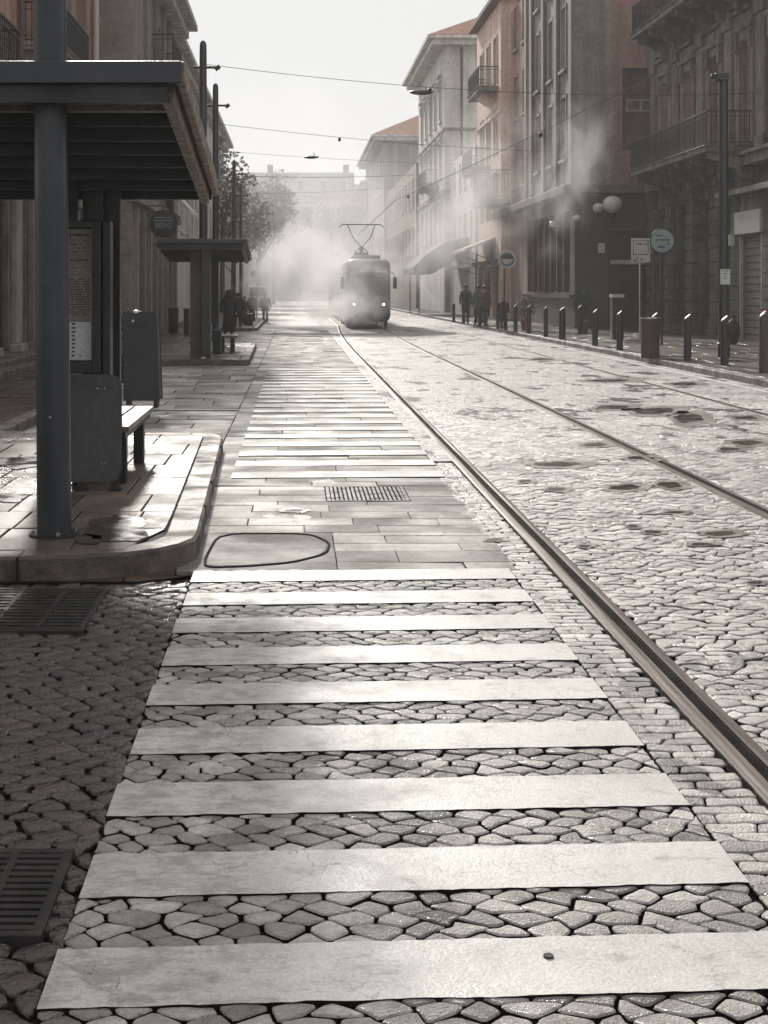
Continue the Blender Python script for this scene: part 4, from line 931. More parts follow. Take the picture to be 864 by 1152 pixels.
m = MB(); m.box(px1-.012,px1-.004,11.84,11.849,pz0,pz1); m.build('light_edge','wframe',pc)
tm = MB(); rg = random.Random(4); W=px1-px0-.03
def textline(z, h, xa, xb, y, mb, dens=.8):
    x = xa
    while x < xb:
        w_ = rg.uniform(.006,.022); 
        if rg.random() < dens: mb.box(x,min(xb,x+w_),y-.001,y,z-h*rg.uniform(.35,.5),z+h*rg.uniform(.3,.5))
        x += w_+.004
textline(pz1-.05,.022,px0+.02,px1-.03,11.85,tm,.95)
for k in range(3): textline(pz1-.10-k*.03,.008,px0+.04,px1-.04,11.85,tm,.6)
textline(pz1-.262,.014,px0+.02,px1-.03,11.85,tm,.95)
for k in range(15): textline(pz1-.42-k*.021,.011,px0+.02,px1-.02,11.85,tm,.85)
for zz in (pz1-.19,pz1-.325,pz1-.385,pz1-.46,pz1-.53): tm.box(px0+.015,px1-.015,11.849,11.85,zz,zz+.003)
tm.build('print','ink',sheet)
nm = MB()
for k in range(9): nm.box(px0+.14,px0+.14+rg.uniform(.02,.035),11.843,11.845,pz0+.03+k*.033,pz0+.045+k*.033)
nm.box(px0+.005,px0+.02,11.843,11.845,pz0+.03,pz0+.3)
nm.build('print','blueink',sheet)
nm = MB(); textline(ph-.14,.014,px0+.22,px1-.1,11.845,nm,.95); textline(ph-.17,.006,px0+.22,px1-.12,11.845,nm,.7)
for k in range(3): textline(pz0+.06-k*.014,.007,px0+.2,px1-.08,11.845,nm,.8)
nm.build('print','ink',sheet)
# bench
bn = thing('bench','wooden bench on black legs behind a rounded dark end panel','bench',(-1.6,12,.14))
def rrect(x0,x1,z0,z1,r,n=5):
    out=[]
    for cx,cz,a in ((x1-r,z0+r,-90),(x1-r,z1-r,0),(x0+r,z1-r,90),(x0+r,z0+r,180)):
        out += [(cx+r*math.cos(R(a+90*i/n)),cz+r*math.sin(R(a+90*i/n))) for i in range(n+1)]
    return out
m = MB(); m.prism_xz(rrect(wx(70,11.04),wx(135,11.04),.22,1.03,.085),11.02,11.09); pn=m.build('end_panel','panelgrey',bn,bevel=.01)
m = MB()
for px_,py_ in ((110,437),(118,437),(115,521),(119,521)): m.cyl((wx(px_,11.02),11.005,wz(py_,11.02)),(wx(px_,11.02),11.025,wz(py_,11.02)),.008,.008,10)
m.build('bolt','shine',pn)
for k,(a,b_) in enumerate(((-1.82,-1.66),(-1.645,-1.485),(-1.47,-1.30))):
    m = MB(); m.box(a,b_,11.12,13.1,.585,.63); m.build('seat_plank','wood',bn,bevel=.008)
m = MB(); m.box(-1.80,-1.33,11.14,13.05,.53,.582); m.build('seat_frame','black',bn)
for y in (11.5,12.8):
    m = MB(); m.box(-1.45,-1.36,y-.05,y+.06,.142,.53); m.build('leg','black',bn,bevel=.006)
    m = MB(); m.box(-1.80,-1.72,y-.05,y+.06,.142,.53); m.build('leg','black',bn,bevel=.006)
for x in (wx(92,11.04),wx(129,11.04)):
    m = MB(); m.box(x-.03,x+.03,11.03,11.08,.142,.23); m.box(x-.05,x+.05,11.0,11.12,.142,.155); m.build('foot','black',bn)
# big pole in front
pl = thing('mast','thick blue-grey steel mast rising through the large shelter roof','mast',(-1.53,9.04,.14))
m = MB(); m.cyl((-1.53,9.04,.14),(-1.575,9.04,5.2),.108,.102,40); m.build('shaft','bluegrey',pl,smooth='auto')
m = MB(); m.cyl((-1.53,9.04,.141),(-1.53,9.04,.156),.16,.16,32); m.build('base_plate','iron',pl,smooth='auto')
for a in (20,110,200,290):
    m = MB(); m.cyl((-1.53+.135*math.cos(R(a)),9.04+.135*math.sin(R(a)),.156),(-1.53+.135*math.cos(R(a)),9.04+.135*math.sin(R(a)),.178),.013,.013,6); m.build('bolt','shine',pl)
m = MB(); m.cyl((-1.537,8.925,.90),(-1.537,8.94,.90),.008,.008,8); m.build('screw','shine',pl)
# bin
bi = thing('litter_bin','tall dark rectangular bin on short legs behind the bench','bin',(-2.05,18.9,.124))
x0,x1 = wx(140,18.9)+.0, wx(177,18.9); zt=wz(352,18.9); m = MB(); m.prism_xz([(x0,.24),(x1+.02,.24),(x1-.02,zt),(x0,zt)],18.9,19.3); m.build('body','darkpaint',bi,bevel=.015)
for x in (x0+.04,x1-.03):
    m = MB(); m.box(x-.025,x+.025,18.95,19.25,.124,.238); m.build('leg','black',bi)
m = MB(); m.box(x0+.10,x1-.12,18.885,18.899,zt-.19,zt-.16); m.build('slot','black',bi)
m = MB(); m.sphere((x0+.15,18.95,zt+.005),.06,10,6,(1.4,1,.5)); m.build('rain_cap','shine',bi,smooth=True)
m = MB(); m.box(x0+.1,x0+.13,18.888,18.9,zt-.12,zt-.09); m.build('lock','shine',bi)
# motor scooter, seen from behind
sc_ = thing('motor_scooter','black motor scooter parked by the left shops, half hidden by the timetable case','scooter',(-2.93,22.6,.124))
m = MB(); m.lathe([(.02,-.06),(.19,-.06),(.23,-.03),(.23,.03),(.19,.06),(.02,.06)],(0,0,0),20,axis='y')
# wheel axis along X
def wheel(cx,cy,cz,r,w,root,name='wheel',mat='rubber'):
    m = MB(); n=20; prof=[(r*.55,-w),(r*.88,-w),(r,-w*.5),(r,w*.5),(r*.88,w),(r*.55,w)]
    for rr,h in prof:
        for i in range(n): a=2*math.pi*i/n; m.v.append((cx+h,cy+rr*math.cos(a),cz+rr*math.sin(a)))
    for k in range(len(prof)):
        for i in range(n): k2=(k+1)%len(prof); m.f.append((k*n+i,k*n+(i+1)%n,k2*n+(i+1)%n,k2*n+i))
    o=m.build(name,mat,root,smooth='auto'); q=MB(); q.cyl((cx-w*.6,cy,cz),(cx+w*.6,cy,cz),r*.56,r*.56,16); q.build('rim','shine' if name=='wheel' else mat,o); return o
wheel(-2.93,22.75,.36,.235,.06,sc_); wheel(-2.93,24.0,.36,.235,.055,sc_)
m = MB(); m.sphere((-2.93,22.75,.78),.2,12,9,(1,2.0,1.05)); m.build('tail_body','black',sc_,smooth=True)
m = MB(); m.sphere((-2.93,22.95,.97),.17,12,8,(1,2.4,.55)); m.build('seat','rubber',sc_,smooth=True)
m = MB(); m.sphere((-2.93,22.62,1.20),.19,14,10,(1.1,1,.95)); m.build('top_box','black',sc_,smooth=True)
m = MB(); m.prism_yz([(23.75,.45),(23.95,.5),(23.75,1.15),(23.62,1.1)],-3.13,-2.73); m.prism_yz([(23.1,.38),(23.8,.38),(23.8,.46),(23.1,.46)],-3.08,-2.78); m.build('leg_shield','black',sc_,bevel=.03)
m = MB(); m.tube([(-3.25,23.62,1.22),(-3.0,23.7,1.2),(-2.86,23.7,1.2),(-2.61,23.62,1.22)],.018,6); m.cyl((-2.93,23.7,1.2),(-2.93,24.0,.36),.025,.025,8); m.build('handlebar','wrought',sc_)
m = MB(); m.box(-3.0,-2.86,22.36,22.38,.66,.74); m.build('tail_light','red',sc_)

# second shelter
s2 = thing('tram_shelter','smaller distant tram shelter with flat-topped wing roof on the second platform','shelter',(-2.1,33,.14))
canopy(s2, -3.05, -1.07, 31.5, 34.3, 2.83, 2.53, th=.10, slats=4)
m = MB(); m.hexa([(-3.14,31.5,2.76),(-3.051,31.5,2.70),(-3.051,34.2,2.45),(-3.14,34.2,2.50),(-3.14,31.5,2.83),(-3.051,31.5,2.83),(-3.051,34.2,2.53),(-3.14,34.2,2.53)]); m.build('edge_trim','gutter',s2)
Yc=32.35
m = MB(); m.box(wx(214,Yc),wx(227.5,Yc),Yc,Yc+.16,.15,wz(276,Yc)); m.build('wide_pillar','brown',s2,bevel=.01)
m = MB(); m.box(wx(226.5,Yc-.1),wx(237,Yc-.1),Yc-.12,Yc+.05,.15,2.66); m.build('square_post','bluegrey',s2,bevel=.01)
m = MB(); m.box(wx(237,34),wx(246,34),33.9,34.1,.9,2.5); m.build('rear_panel','black',s2)
m = MB(); m.box(wx(239,34.5),wx(248.5,34.5),34.5,34.9,.145,wz(371,34.5)); m.build('side_box','black',s2,bevel=.02)
m = MB(); m.sphere((wx(228,32),32.1,.155),.06,10,6,(1,1,.6)); m.build('white_knob','white',s2,smooth=True)
bn2 = thing('bench','small pale-topped bench beside the second shelter','bench',(-1.7,35.5,.14))
m = MB(); m.box(wx(247,35.5),wx(267,35.5),35.4,36.6,.50,.56); m.build('seat','wood',bn2,bevel=.01)
for px_ in (261.5,250):
    m = MB(); m.box(wx(px_-2.5,35.5),wx(px_+2.5,35.5),35.5,35.6,.142,.5); m.build('leg','black',bn2)

# round hanging shop sign
sg = thing('hanging_sign','round dark shop sign with pale lettering hung off the beige building','sign',(-4.3,47,3.4))
c=(wx(184,47),47.0,wz(252,47)); 
m = MB(); m.lathe([(.40,-.06),(.46,-.05),(.46,.05),(.40,.06)],c,32,axis='y'); m.build('board','darkpaint',sg,smooth='auto')
m = MB()
for i in range(32):
    a0=2*math.pi*i/32; a1=2*math.pi*(i+1)/32; m.cyl((c[0]+.44*math.cos(a0),46.93,c[2]+.44*math.sin(a0)),(c[0]+.44*math.cos(a1),46.93,c[2]+.44*math.sin(a1)),.016,.016,5)
m.build('rim','iron',sg)
text_mesh('BERG', .24, 'tealsign', sg, (c[0],46.93,c[2]-.06))
m = MB(); m.box(c[0]-.33,c[0]+.33,46.925,46.938,c[2]+.10,c[2]+.13); m.box(c[0]-.28,c[0]+.28,46.925,46.938,c[2]+.2,c[2]+.22); m.build('stripe','tealsign',sg)
m = MB(); m.tube([(c[0],47,c[2]+.45),(c[0],47,c[2]+.6),(-5.1,47,c[2]+.6)],.025,6); m.build('bracket','wrought',sg)

# ------------------------------------------------------------------ masts and wires
masts = []
def tram_mast(px, ytop, label, wpx, arm=1):
    k = (VY-ytop)/F; Y = (8.0-H)/k; x = wx(px, Y); r = wpx/2/F*Y
    t_ = thing('tram_mast', label, 'mast', (x, Y, .13), 'dark steel tram masts along the left platforms')
    m = MB(); m.lathe([(r*1.05,0),(r*1.02,1),(r*.9,7.6),(r*.82,7.8),(r*.4,7.87)],(x,Y,.13),20); m.build('shaft','bluegrey',t_,smooth='auto')
    m = MB(); m.lathe([(r*1.7,0),(r*1.7,.03),(r*1.3,.05),(r*1.2,.25),(r*1.06,.28)],(x,Y,.13),20); m.build('collar','iron',t_,smooth='auto')
    m = MB(); m.cyl((x-.25*arm,Y,7.33),(x+.42,Y,7.33),.035,.035,8); m.cyl((x+.3,Y,7.28),(x+.42,Y,7.36),.06,.06,8); m.build('cross_arm','wrought',t_)
    masts.append((x,Y)); return t_
tram_mast(228.5, 46, 'nearest thick tram mast behind the second shelter', 9.0)
tram_mast(242.5, 94, 'second tram mast, just right of the nearest one', 7.2)
tram_mast(263.3, 180, 'third tram mast, thin and paler, above the walking people', 4.5)
tram_mast(271.0, 207, 'farthest and thinnest tram mast, right of the others', 3.8)
def cat(a, b, sag, n=14):
    return [(a[0]+(b[0]-a[0])*i/n, a[1]+(b[1]-a[1])*i/n, a[2]+(b[2]-a[2])*i/n - sag*4*(i/n)*(1-i/n)) for i in range(n+1)]
def span(a, b, sag, label, r=.0075, ins=()):
    t_ = thing('span_wire', label, 'wire', a, 'overhead tram wires')
    p = cat(a,b,sag); m = MB(); m.tube(p,r,5); m.build('cable','black',t_)
    for u in ins:
        q = p[int(u*14)]; m = MB(); m.lathe([(.02,0),(.05,.03),(.05,.1),(.02,.13)],(q[0],q[1],q[2]-.14),8); m.build('insulator','black',t_)
m1,m2,m3,m4 = masts
span((m1[0],m1[1],wz(72,m1[1])),(14.5,44,wz(94,40)+.3),.35,'highest wire spanning the whole street from the nearest mast',ins=(.36,))
span((m2[0],m2[1],wz(139,m2[1])),(11.4,62,wz(160,58)),.15,'second wire down, starting at the second mast',ins=(.3,))
span((m3[0],m3[1],wz(171,m3[1])),(10.95,79,wz(186,79)),.1,'wire carrying the small street lamp above the tram')
span((m4[0],m4[1],wz(218,m4[1])),(10.5,101,wz(205,101)),.2,'lowest wire spanning just above the pantograph')
span((-5.1,60,wz(196,60)),(10.5,104,wz(195,104)),.2,'faint wire ending at the tile-roofed building',r=.014)
# contact wire over the track: from above the camera's right to over the tram
span((8.4,13.0,wz(-140,13.0)*0+6.25),(4.2,60,5.45),.10,'contact wire slanting down from the upper right towards the tram',r=.009,ins=(.5,.93))
span((4.2,60,5.45),(3.3,75,4.6),.02,'short end of the contact wire above the tram roof',r=.014)
def hung_lamp(label, px, py, Y, L):
    x=wx(px,Y); z=wz(py,Y); t_=thing('hanging_lamp',label,'street lamp',(x,Y,z),'lamps hung from the wires')
    m=MB(); m.sphere((x,Y,z),L/2,16,8,(1,.5,.22)); m.build('housing','darkpaint',t_,smooth=True)
    m=MB(); m.cyl((x+L*.2,Y,z),(x+L*.2,Y,z+.25),.02,.02,6); m.box(x-L*.1,x+L*.55,Y-.02,Y+.02,z+.02,z+.05); m.build('hanger','black',t_)
hung_lamp('long street lamp head hung high in front of the grey building',474,104,60,1.0)
hung_lamp('small street lamp hung from a wire against the white sky',350,177,70,.72)

# ------------------------------------------------------------------ right-hand street furniture
bx = [(859,419.5,64,10),(815,410.5,None,9),(773.5,405.5,None,8.5),(736.5,401,None,8),(697,394,None,7),(669.5,389,None,6.5),(632.5,382,None,7.5),(614,379,None,5),(595,375.2,None,5),(580,373.2,None,4.5),(568.5,371.8,None,4.5),(560,369.8,None,4),(539.5,366.8,None,4),(521.5,364,None,4),(510.5,362.4,None,3.5),(652.5,375.5,None,5.5)]
lab = ['thick bollard at the right edge with small red flowers on top','black bollard in front of the notice-bearing lamp post','bollard with bright wet cap standing alone in front of the palazzo door','bollard directly behind the brown litter drum','bollard just left of the brown litter drum','second bollard left of the brown litter drum','thick bollard below the edge of the grey corner building','bollard left of the thick one under the glazed front','bollard in front of the middle of the glazed front','bollard in front of the left end of the glazed front','bollard close beside the next, under the round blue sign','bollard directly below the round blue sign','bollard in front of the peach building door','faint bollard at the far end of the peach building','farthest and palest bollard beside the steam','bollard standing back from the kerb by the potted shrub']
first=None
for (px,py,_,wp),l in zip(bx,lab):
    x,Y = at(px,py,.125); r = wp/2/F*Y; h = .98 if py>372 else .9
    t_ = thing('bollard', l, 'bollard', (x,Y,.125), 'dark bollards along the right kerb')
    if py==419.5: h = 1.13
    m = MB(); n_=16; vs=[]
    for zz,rr,sl in ((.0,r*1.05,0),(.04,r*1.03,0),(h-.1,r*.95,0),(h-.03,r*.93,.05),(h,r*.75,.05)):
        for i in range(n_):
            a=2*math.pi*i/n_; vs.append((x+rr*math.cos(a),Y+rr*math.sin(a),.125+zz+sl*math.cos(a)))
    fs=[(k*n_+i,k*n_+(i+1)%n_,(k+1)*n_+(i+1)%n_,(k+1)*n_+i) for k in range(4) for i in range(n_)]+[tuple(range(4*n_,5*n_))]
    m.add(vs,fs); m.build('post','darkpaint' if py!=419.5 else 'brown',t_,smooth='auto')
    m=MB(); rr=r*.72; m.add([(x+rr*math.cos(2*math.pi*i/n_),Y+rr*math.sin(2*math.pi*i/n_),.125+h+.008+.05*math.cos(2*math.pi*i/n_)) for i in range(n_)]+[(x+rr*1.05*math.cos(2*math.pi*i/n_),Y+rr*1.05*math.sin(2*math.pi*i/n_),.125+h-.012+.05*math.cos(2*math.pi*i/n_)) for i in range(n_)],[tuple(range(n_))]+[(i,(i+1)%n_,n_+(i+1)%n_,n_+i) for i in range(n_)])
    m.build('cap','shine',t_)
    if py==419.5:
        m=MB(); rg2=random.Random(3)
        for k in range(9):
            a=rg2.uniform(0,6.28); q=rg2.uniform(0,r*.8); m.sphere((x+q*math.cos(a),Y+q*math.sin(a),.125+h+.05+rg2.uniform(0,.03)),.022,6,4)
        m.build('flower','red',t_)
# brown litter drum
x,Y = at(729,402,.125); t_=thing('litter_drum','low brown cylindrical litter drum on the right kerb','bin',(x,Y-.2,.125))
m=MB(); m.lathe([(.20,0),(.21,.03),(.215,.85),(.225,.87),(.225,.91),(.19,.92)],(x,Y-.2,.125),24); m.build('drum','brown',t_,smooth='auto')
m=MB(); m.lathe([(.228,.0),(.232,.01),(.232,.03),(.228,.04)],(x,Y-.2,.125+.9),24); m.build('rim','shine',t_,smooth='auto')
# lamp post with notice
x,Y = at(814,401,.125); t_=thing('lamp_post','tall dark lamp post with a small white notice on the right pavement','lamp post',(x,Y,.125))
m=MB(); m.lathe([(.15,0),(.15,.3),(.12,.34),(.115,1.2),(.105,6.6),(.05,6.66)],(x,Y,.125),20); m.build('shaft','bluegrey',t_,smooth='auto')
m=MB(); m.box(x-.22,x+.10,Y-.12,Y+.12,6.62,6.82); m.box(x-.30,x-.18,Y-.06,Y+.06,6.68,6.80); m.build('lamp_head','darkpaint',t_,bevel=.03)
m=MB(); m.box(x-.115,x+.115,Y-.145,Y-.125,wz(320,Y),wz(303,Y)); nt_=m.build('notice','whitepaper',t_)
m=MB(); zz=wz(311,Y)
for k in range(4): m.box(x-.07+.01*k,x+.07-.015*k,Y-.148,Y-.1455,zz+.12-.06*k,zz+.135-.06*k)
m.build('print','ink',nt_)
# round teal sign and rectangular sign
Y=41.0; x=wx(744.5,Y); t_=thing('round_sign','round pale teal sign with faded writing on a thin post','sign',(x,Y,.125))
cz=wz(271,Y); m=MB(); m.lathe([(.33,-.02),(.34,0),(.33,.02)],(x,Y-.05,cz),32,axis='y'); d_=m.build('disc','tealsign',t_,smooth='auto')
m=MB()
for i in range(36):
    a0=2*math.pi*i/36; a1=2*math.pi*(i+1)/36; m.cyl((x+.345*math.cos(a0),Y-.055,cz+.345*math.sin(a0)),(x+.345*math.cos(a1),Y-.055,cz+.345*math.sin(a1)),.02,.02,5)
m.build('rim','wrought',d_)
m=MB(); m.box(x-.19,x+.2,Y-.076,Y-.0725,cz-.0,cz+.05); m.box(x+.16,x+.2,Y-.0765,Y-.0725,cz-.12,cz-.002); m.box(x-.19,x-.16,Y-.0765,Y-.0725,cz-.05,cz-.002); m.build('writing','green',d_)
m=MB(); m.box(x-.13,x+.06,Y-.077,Y-.0725,cz-.2,cz-.15); m.box(x-.18,x+.0,Y-.077,Y-.0725,cz+.13,cz+.17); m.build('writing','blueink',d_)
m=MB(); m.cyl((x,Y,.125),(x,Y,cz-.2),.03,.03,10); m.cyl((x-.22,Y,.125),(x-.22,Y,cz-.1),.03,.03,10); m.box(x-.22,x,Y-.02,Y+.02,cz-.35,cz-.3); m.build('post','wrought',t_,smooth='auto')
Y=43.5; x0=wx(710,Y); x1=wx(731.5,Y); z1=wz(268,Y); z0=wz(295.5,Y); t_=thing('street_notice_sign','white rectangular sign with a boxed arrow drawing left of the round sign','sign',((x0+x1)/2,Y,.125))
m=MB(); m.box(x0,x1,Y-.03,Y,z0,z1); pnl=m.build('panel','white',t_,bevel=.008)
m=MB(); w_=x1-x0; a,b_=x0+.05,x1-.06; zt=z1-.06; zb=z0+.24
m.box(a,a+.02,Y-.034,Y-.031,zb,zt); m.box(b_-.02,b_,Y-.034,Y-.031,zb,zt); m.box(a+.02,b_-.02,Y-.034,Y-.031,zb,zb+.025); m.box(a+.02,b_-.02,Y-.034,Y-.031,zt-.015,zt)
m.box(a+.1,b_-.03,Y-.034,Y-.031,zt-.13,zt-.11); m.prism_xz([(a+.09,zt-.12),(a+.16,zt-.09),(a+.16,zt-.15)],Y-.034,Y-.031); m.prism_xz([(a+.19,zt-.12),(a+.22,zt-.07),(a+.25,zt-.12),(a+.22,zt-.17)],Y-.0345,Y-.0315)
m.box(a,a+.12,Y-.034,Y-.031,z0+.05,z0+.09); m.box(a+.13,a+.16,Y-.034,Y-.031,z0+.10,z0+.18); m.box(a+.24,a+.27,Y-.034,Y-.031,z0+.05,z0+.14); m.build('drawing','ink',pnl)
m=MB(); m.cyl((wx(720,Y),Y+.03,.125),(wx(720,Y),Y+.03,z1-.1),.03,.03,10); m.build('post','shine',t_,smooth='auto')
# round blue and white sign
Y=57.0; x=wx(570.5,Y); cz=wz(292,Y); t_=thing('round_sign','round white-rimmed sign with dark upper half in front of the peach building','sign',(x,Y,.125))
m=MB(); m.lathe([(.36,-.02),(.37,0),(.36,.02)],(x,Y,cz),32,axis='y'); d_=m.build('disc','white',t_,smooth='auto')
pts=[(x+.27*math.cos(R(a)),cz+.27*math.sin(R(a))) for a in range(0,181,12)]
m=MB(); m.prism_xz(pts+[(x-.2,cz+.03),(x+.2,cz+.03)],Y-.03,Y-.021); 
ring=[]
for i in range(28):
    a0=R(180+180*i/28); a1=R(180+180*(i+1)/28); m.add([(x+.27*math.cos(a0),Y-.03,cz+.27*math.sin(a0)),(x+.27*math.cos(a1),Y-.03,cz+.27*math.sin(a1)),(x+.22*math.cos(a1),Y-.03,cz+.20*math.sin(a1)),(x+.22*math.cos(a0),Y-.03,cz+.20*math.sin(a0))],[(0,1,2,3)])
m.build('emblem','blueink',d_)
m=MB(); m.cyl((x-.1,Y+.04,.125),(x-.1,Y+.04,cz-.1),.035,.035,10); m.build('post','wrought',t_,smooth='auto')
m=MB(); m.box(x-.14,x+.0,Y+.02,Y+.1,cz-.06,cz+.04); m.build('clamp','iron',t_)
# far red traffic sign on left
Y=88; x=wx(289,Y); t_=thing('traffic_sign','thin far signpost with a round red sign above the walking people','sign',(x,Y,0))
m=MB(); m.cyl((x,Y,0),(x,Y,wz(292,Y)),.035,.03,8); m.build('post','wrought',t_)
m=MB(); m.lathe([(.19,-.03),(.2,0),(.19,.03)],(x-.17,Y-.05,wz(308,Y)),20,axis='y'); m.build('disc','red',t_,smooth='auto')
m=MB(); m.box(x-.24,x-.08,Y-.04,Y-.02,wz(318,Y),wz(313,Y)); m.build('plate','white',t_)
# grey utility boxes and bag by the right facades
x,Y=at(712,384,.125); t_=thing('utility_box','low grey utility box with a pale top behind the sign post','utility box',(x,Y+2,.125))
m=MB(); m.box(x-.22,x+.14,Y+1.8,Y+2.2,.125,1.45); m.build('cabinet','darkpaint',t_,bevel=.02); m=MB(); m.box(x-.23,x+.15,Y+1.78,Y+2.22,1.452,1.56); m.build('lid','white',t_)
x,Y=at(825,388,.125); t_=thing('rubbish_bag','black full rubbish bag slumped beside the roller shutter','rubbish bag',(x,Y,.125))
m=MB(); m.sphere((x,Y,.50),.30,16,10,(.62,.8,1.25))
m.v=[(v[0]+.02*mnoise.noise(Vector(v)*7),v[1]+.02*mnoise.noise(Vector(v)*7+Vector((5,5,5))),max(.127,v[2]+.03*mnoise.noise(Vector(v)*5))) for v in m.v]
m.build('sack','rubber',t_,smooth=True); m=MB(); m.cyl((x,Y,.83),(x+.03,Y,.95),.03,.06,8); m.build('knot','rubber',t_)
# left far bins
x,Y=at(195,375,.125); t_=thing('litter_bin','small dark pavement bin by the left shop step','bin',(x,Y,.125))
m=MB(); m.prism_xz([(x-.13,.15),(x+.13,.15),(x+.16,1.0),(x-.16,1.0)],Y-.15,Y+.15); m.build('body','black',t_,bevel=.02); m=MB(); m.box(x-.17,x+.17,Y-.17,Y+.17,1.0,1.06); m.build('lid','darkpaint',t_,bevel=.01)
x,Y=at(187,378,.125)
t_=thing('utility_box','dark box standing by the left shops just left of the second shelter pillar','utility box',(wx(209,50),50,.125))
m=MB(); m.box(wx(206.5,50),wx(213,50),50,50.3,.125,1.0); m.build('cabinet','black',t_,bevel=.02); m=MB(); m.box(wx(206,50),wx(213.4,50),49.98,50.32,1.0,1.04); m.build('lid','darkpaint',t_)

# ------------------------------------------------------------------ tram
TX0,TX1,TY = 2.22,4.16,61.5
tc=(TX0+TX1)/2
tr = thing('tram','grey tram with lit headlights coming out of the steam','tram',(tc,TY,0))
def sect(y, zt, zb, x0, x1, r):
    return [(x,y,z) for x,z in rrect(x0,x1,zb,zt,r,4)]
m=MB(); rings=[sect(TY+.0,2.62,.42,TX0+.16,TX1-.16,.2), sect(TY+.06,2.85,.36,TX0+.08,TX1-.08,.25), sect(TY+.3,3.02,.3,TX0+.02,TX1-.02,.28), sect(TY+.9,3.05,.3,TX0,TX1,.28), sect(TY+11,3.05,.3,TX0,TX1,.28)]
n_=len(rings[0])
for r_ in rings: m.v+=r_
for k in range(len(rings)-1):
    for i in range(n_): m.f.append((k*n_+i,k*n_+(i+1)%n_,(k+1)*n_+(i+1)%n_,(k+1)*n_+i))
m.f.append(tuple(range(n_))[::-1]); m.f.append(tuple(range(4*n_,5*n_))); m.build('body','tram',tr,smooth='auto')
m=MB()
for q in range(1,3):
    y0_=TY+11.5+(q-1)*11.4; a=sect(y0_,3.05,.3,TX0+.02,TX1-.02,.26); b_=sect(y0_+10.9,3.05,.3,TX0+.02,TX1-.02,.26); m.add(a+b_,[(i,(i+1)%n_,n_+(i+1)%n_,n_+i) for i in range(n_)]+[tuple(range(n_))[::-1],tuple(range(n_,2*n_))])
m.build('rear_car','tram',tr,smooth='auto')
m=MB()
for q in range(2): a=sect(TY+11+q*11.4,2.95,.4,TX0+.1,TX1-.1,.2); b_=sect(TY+11.55+q*11.4,2.95,.4,TX0+.1,TX1-.1,.2); m.add(a+b_,[(i,(i+1)%n_,n_+(i+1)%n_,n_+i) for i in range(n_)])
m.build('bellows','rubber',tr)
m=MB(); m.prism_xz(rrect(TX0+.22,TX1-.22,1.42,2.46,.08),TY-.03,TY+.02); m.build('windscreen','glass',tr)
m=MB(); m.prism_xz(rrect(TX0+.26,TX1-.26,2.52,2.76,.04),TY-.045,TY+.02); m.build('destination_board','dframe',tr)
m=MB(); m.box(TX0+.2,TX1-.2,TY-.055,TY-.005,2.465,2.51); m.box(TX0+.3,TX1-.3,TY-.04,TY+.01,1.03,1.06); m.build('trim','tramroof',tr)
m=MB(); m.prism_xz(rrect(TX0+.18,TX1-.18,.32,.62,.08),TY-.12,TY+.1); m.build('bumper','rubber',tr)
for x,mm in ((TX0+.33,'head'),(TX1-.33,'head2')):
    m=MB(); m.lathe([(.04,-.06),(.055,-.045),(.06,0)],(x,TY-.01,1.07),14,axis='y'); m.build('headlight',mm,tr,smooth='auto')
    m=MB(); m.lathe([(.075,-.03),(.11,-.02),(.12,.02)],(x,TY-.005,1.07),14,axis='y'); m.build('headlight_bezel','dframe',tr,smooth='auto')
for side,x in ((1,TX1),(-1,TX0)):
    m=MB(); m.box(min(x+side*.08,x+side*.24),max(x+side*.08,x+side*.24),TY+.05,TY+.12,1.75,2.25); mo=m.build('mirror','rubber',tr,bevel=.03); m=MB(); m.tube([(x-side*.05,TY+.3,2.5),(x+side*.12,TY+.1,2.4),(x+side*.16,TY+.09,2.2)],.02,6); m.build('arm','rubber',mo)
for k in range(8):
    y=TY+1.2+k*1.22
    for x in (TX0-.012,TX1+.012):
        m=MB(); dd = .3 if k%3==1 else 1.25; m.box(x-.01,x+.01,y,y+1.0,dd,2.5); m.build('door' if k%3==1 else 'side_window','glass',tr,bevel=.004)
for q in range(2):
    for k in range(7):
        y=TY+12+q*11.4+k*1.45
        for x in (TX0+.008,TX1-.008): m=MB(); m.box(x-.01,x+.01,y,y+1.2,1.25,2.5); m.build('side_window','glass',tr)
m=MB(); m.box(TX0+.35,TX1-.35,TY+2,TY+4,3.04,3.25); m.box(TX0+.4,TX1-.4,TY+7,TY+9.5,3.04,3.22); m.build('roof_equipment','tramroof',tr,bevel=.04)
m=MB(); m.tube([(tc-.5,TY-.035,1.45),(tc-.35,TY-.05,1.95),(tc-.1,TY-.05,2.3)],.014,5); m.tube([(tc+.5,TY-.035,1.45),(tc+.35,TY-.05,1.95),(tc+.1,TY-.05,2.3)],.014,5); m.build('wiper','black',tr)
m=MB(); m.cyl((tc,TY-.3,.45),(tc,TY-.1,.45),.06,.06,10); m.box(tc-.12,tc+.12,TY-.36,TY-.3,.36,.54); m.build('coupler','iron',tr)
m=MB(); m.box(TX0+.2,TX1-.2,TY-.02,TY+.01,.84,.855); m.box(TX0+.2,TX1-.2,TY-.02,TY+.01,1.28,1.295); m.build('panel_seam','black',tr)
tc-=.22
m=MB(); by=TY+2.2; bz=3.25; m.box(tc-.3,tc+.3,by-.15,by+.5,bz,bz+.12); m.cyl((tc,by+.1,bz+.1),(tc,by+.1,bz+.35),.08,.1,8)
for s_ in (-1,1):
    m.tube([(tc-.05*s_,by,bz+.3),(tc+.38*s_,by-.3,bz+.75),(tc+.62*s_,by,bz+1.35)],.018,6); m.cyl((tc-.3*s_,by,bz+.12),(tc,by,bz+.4),.03,.03,6)
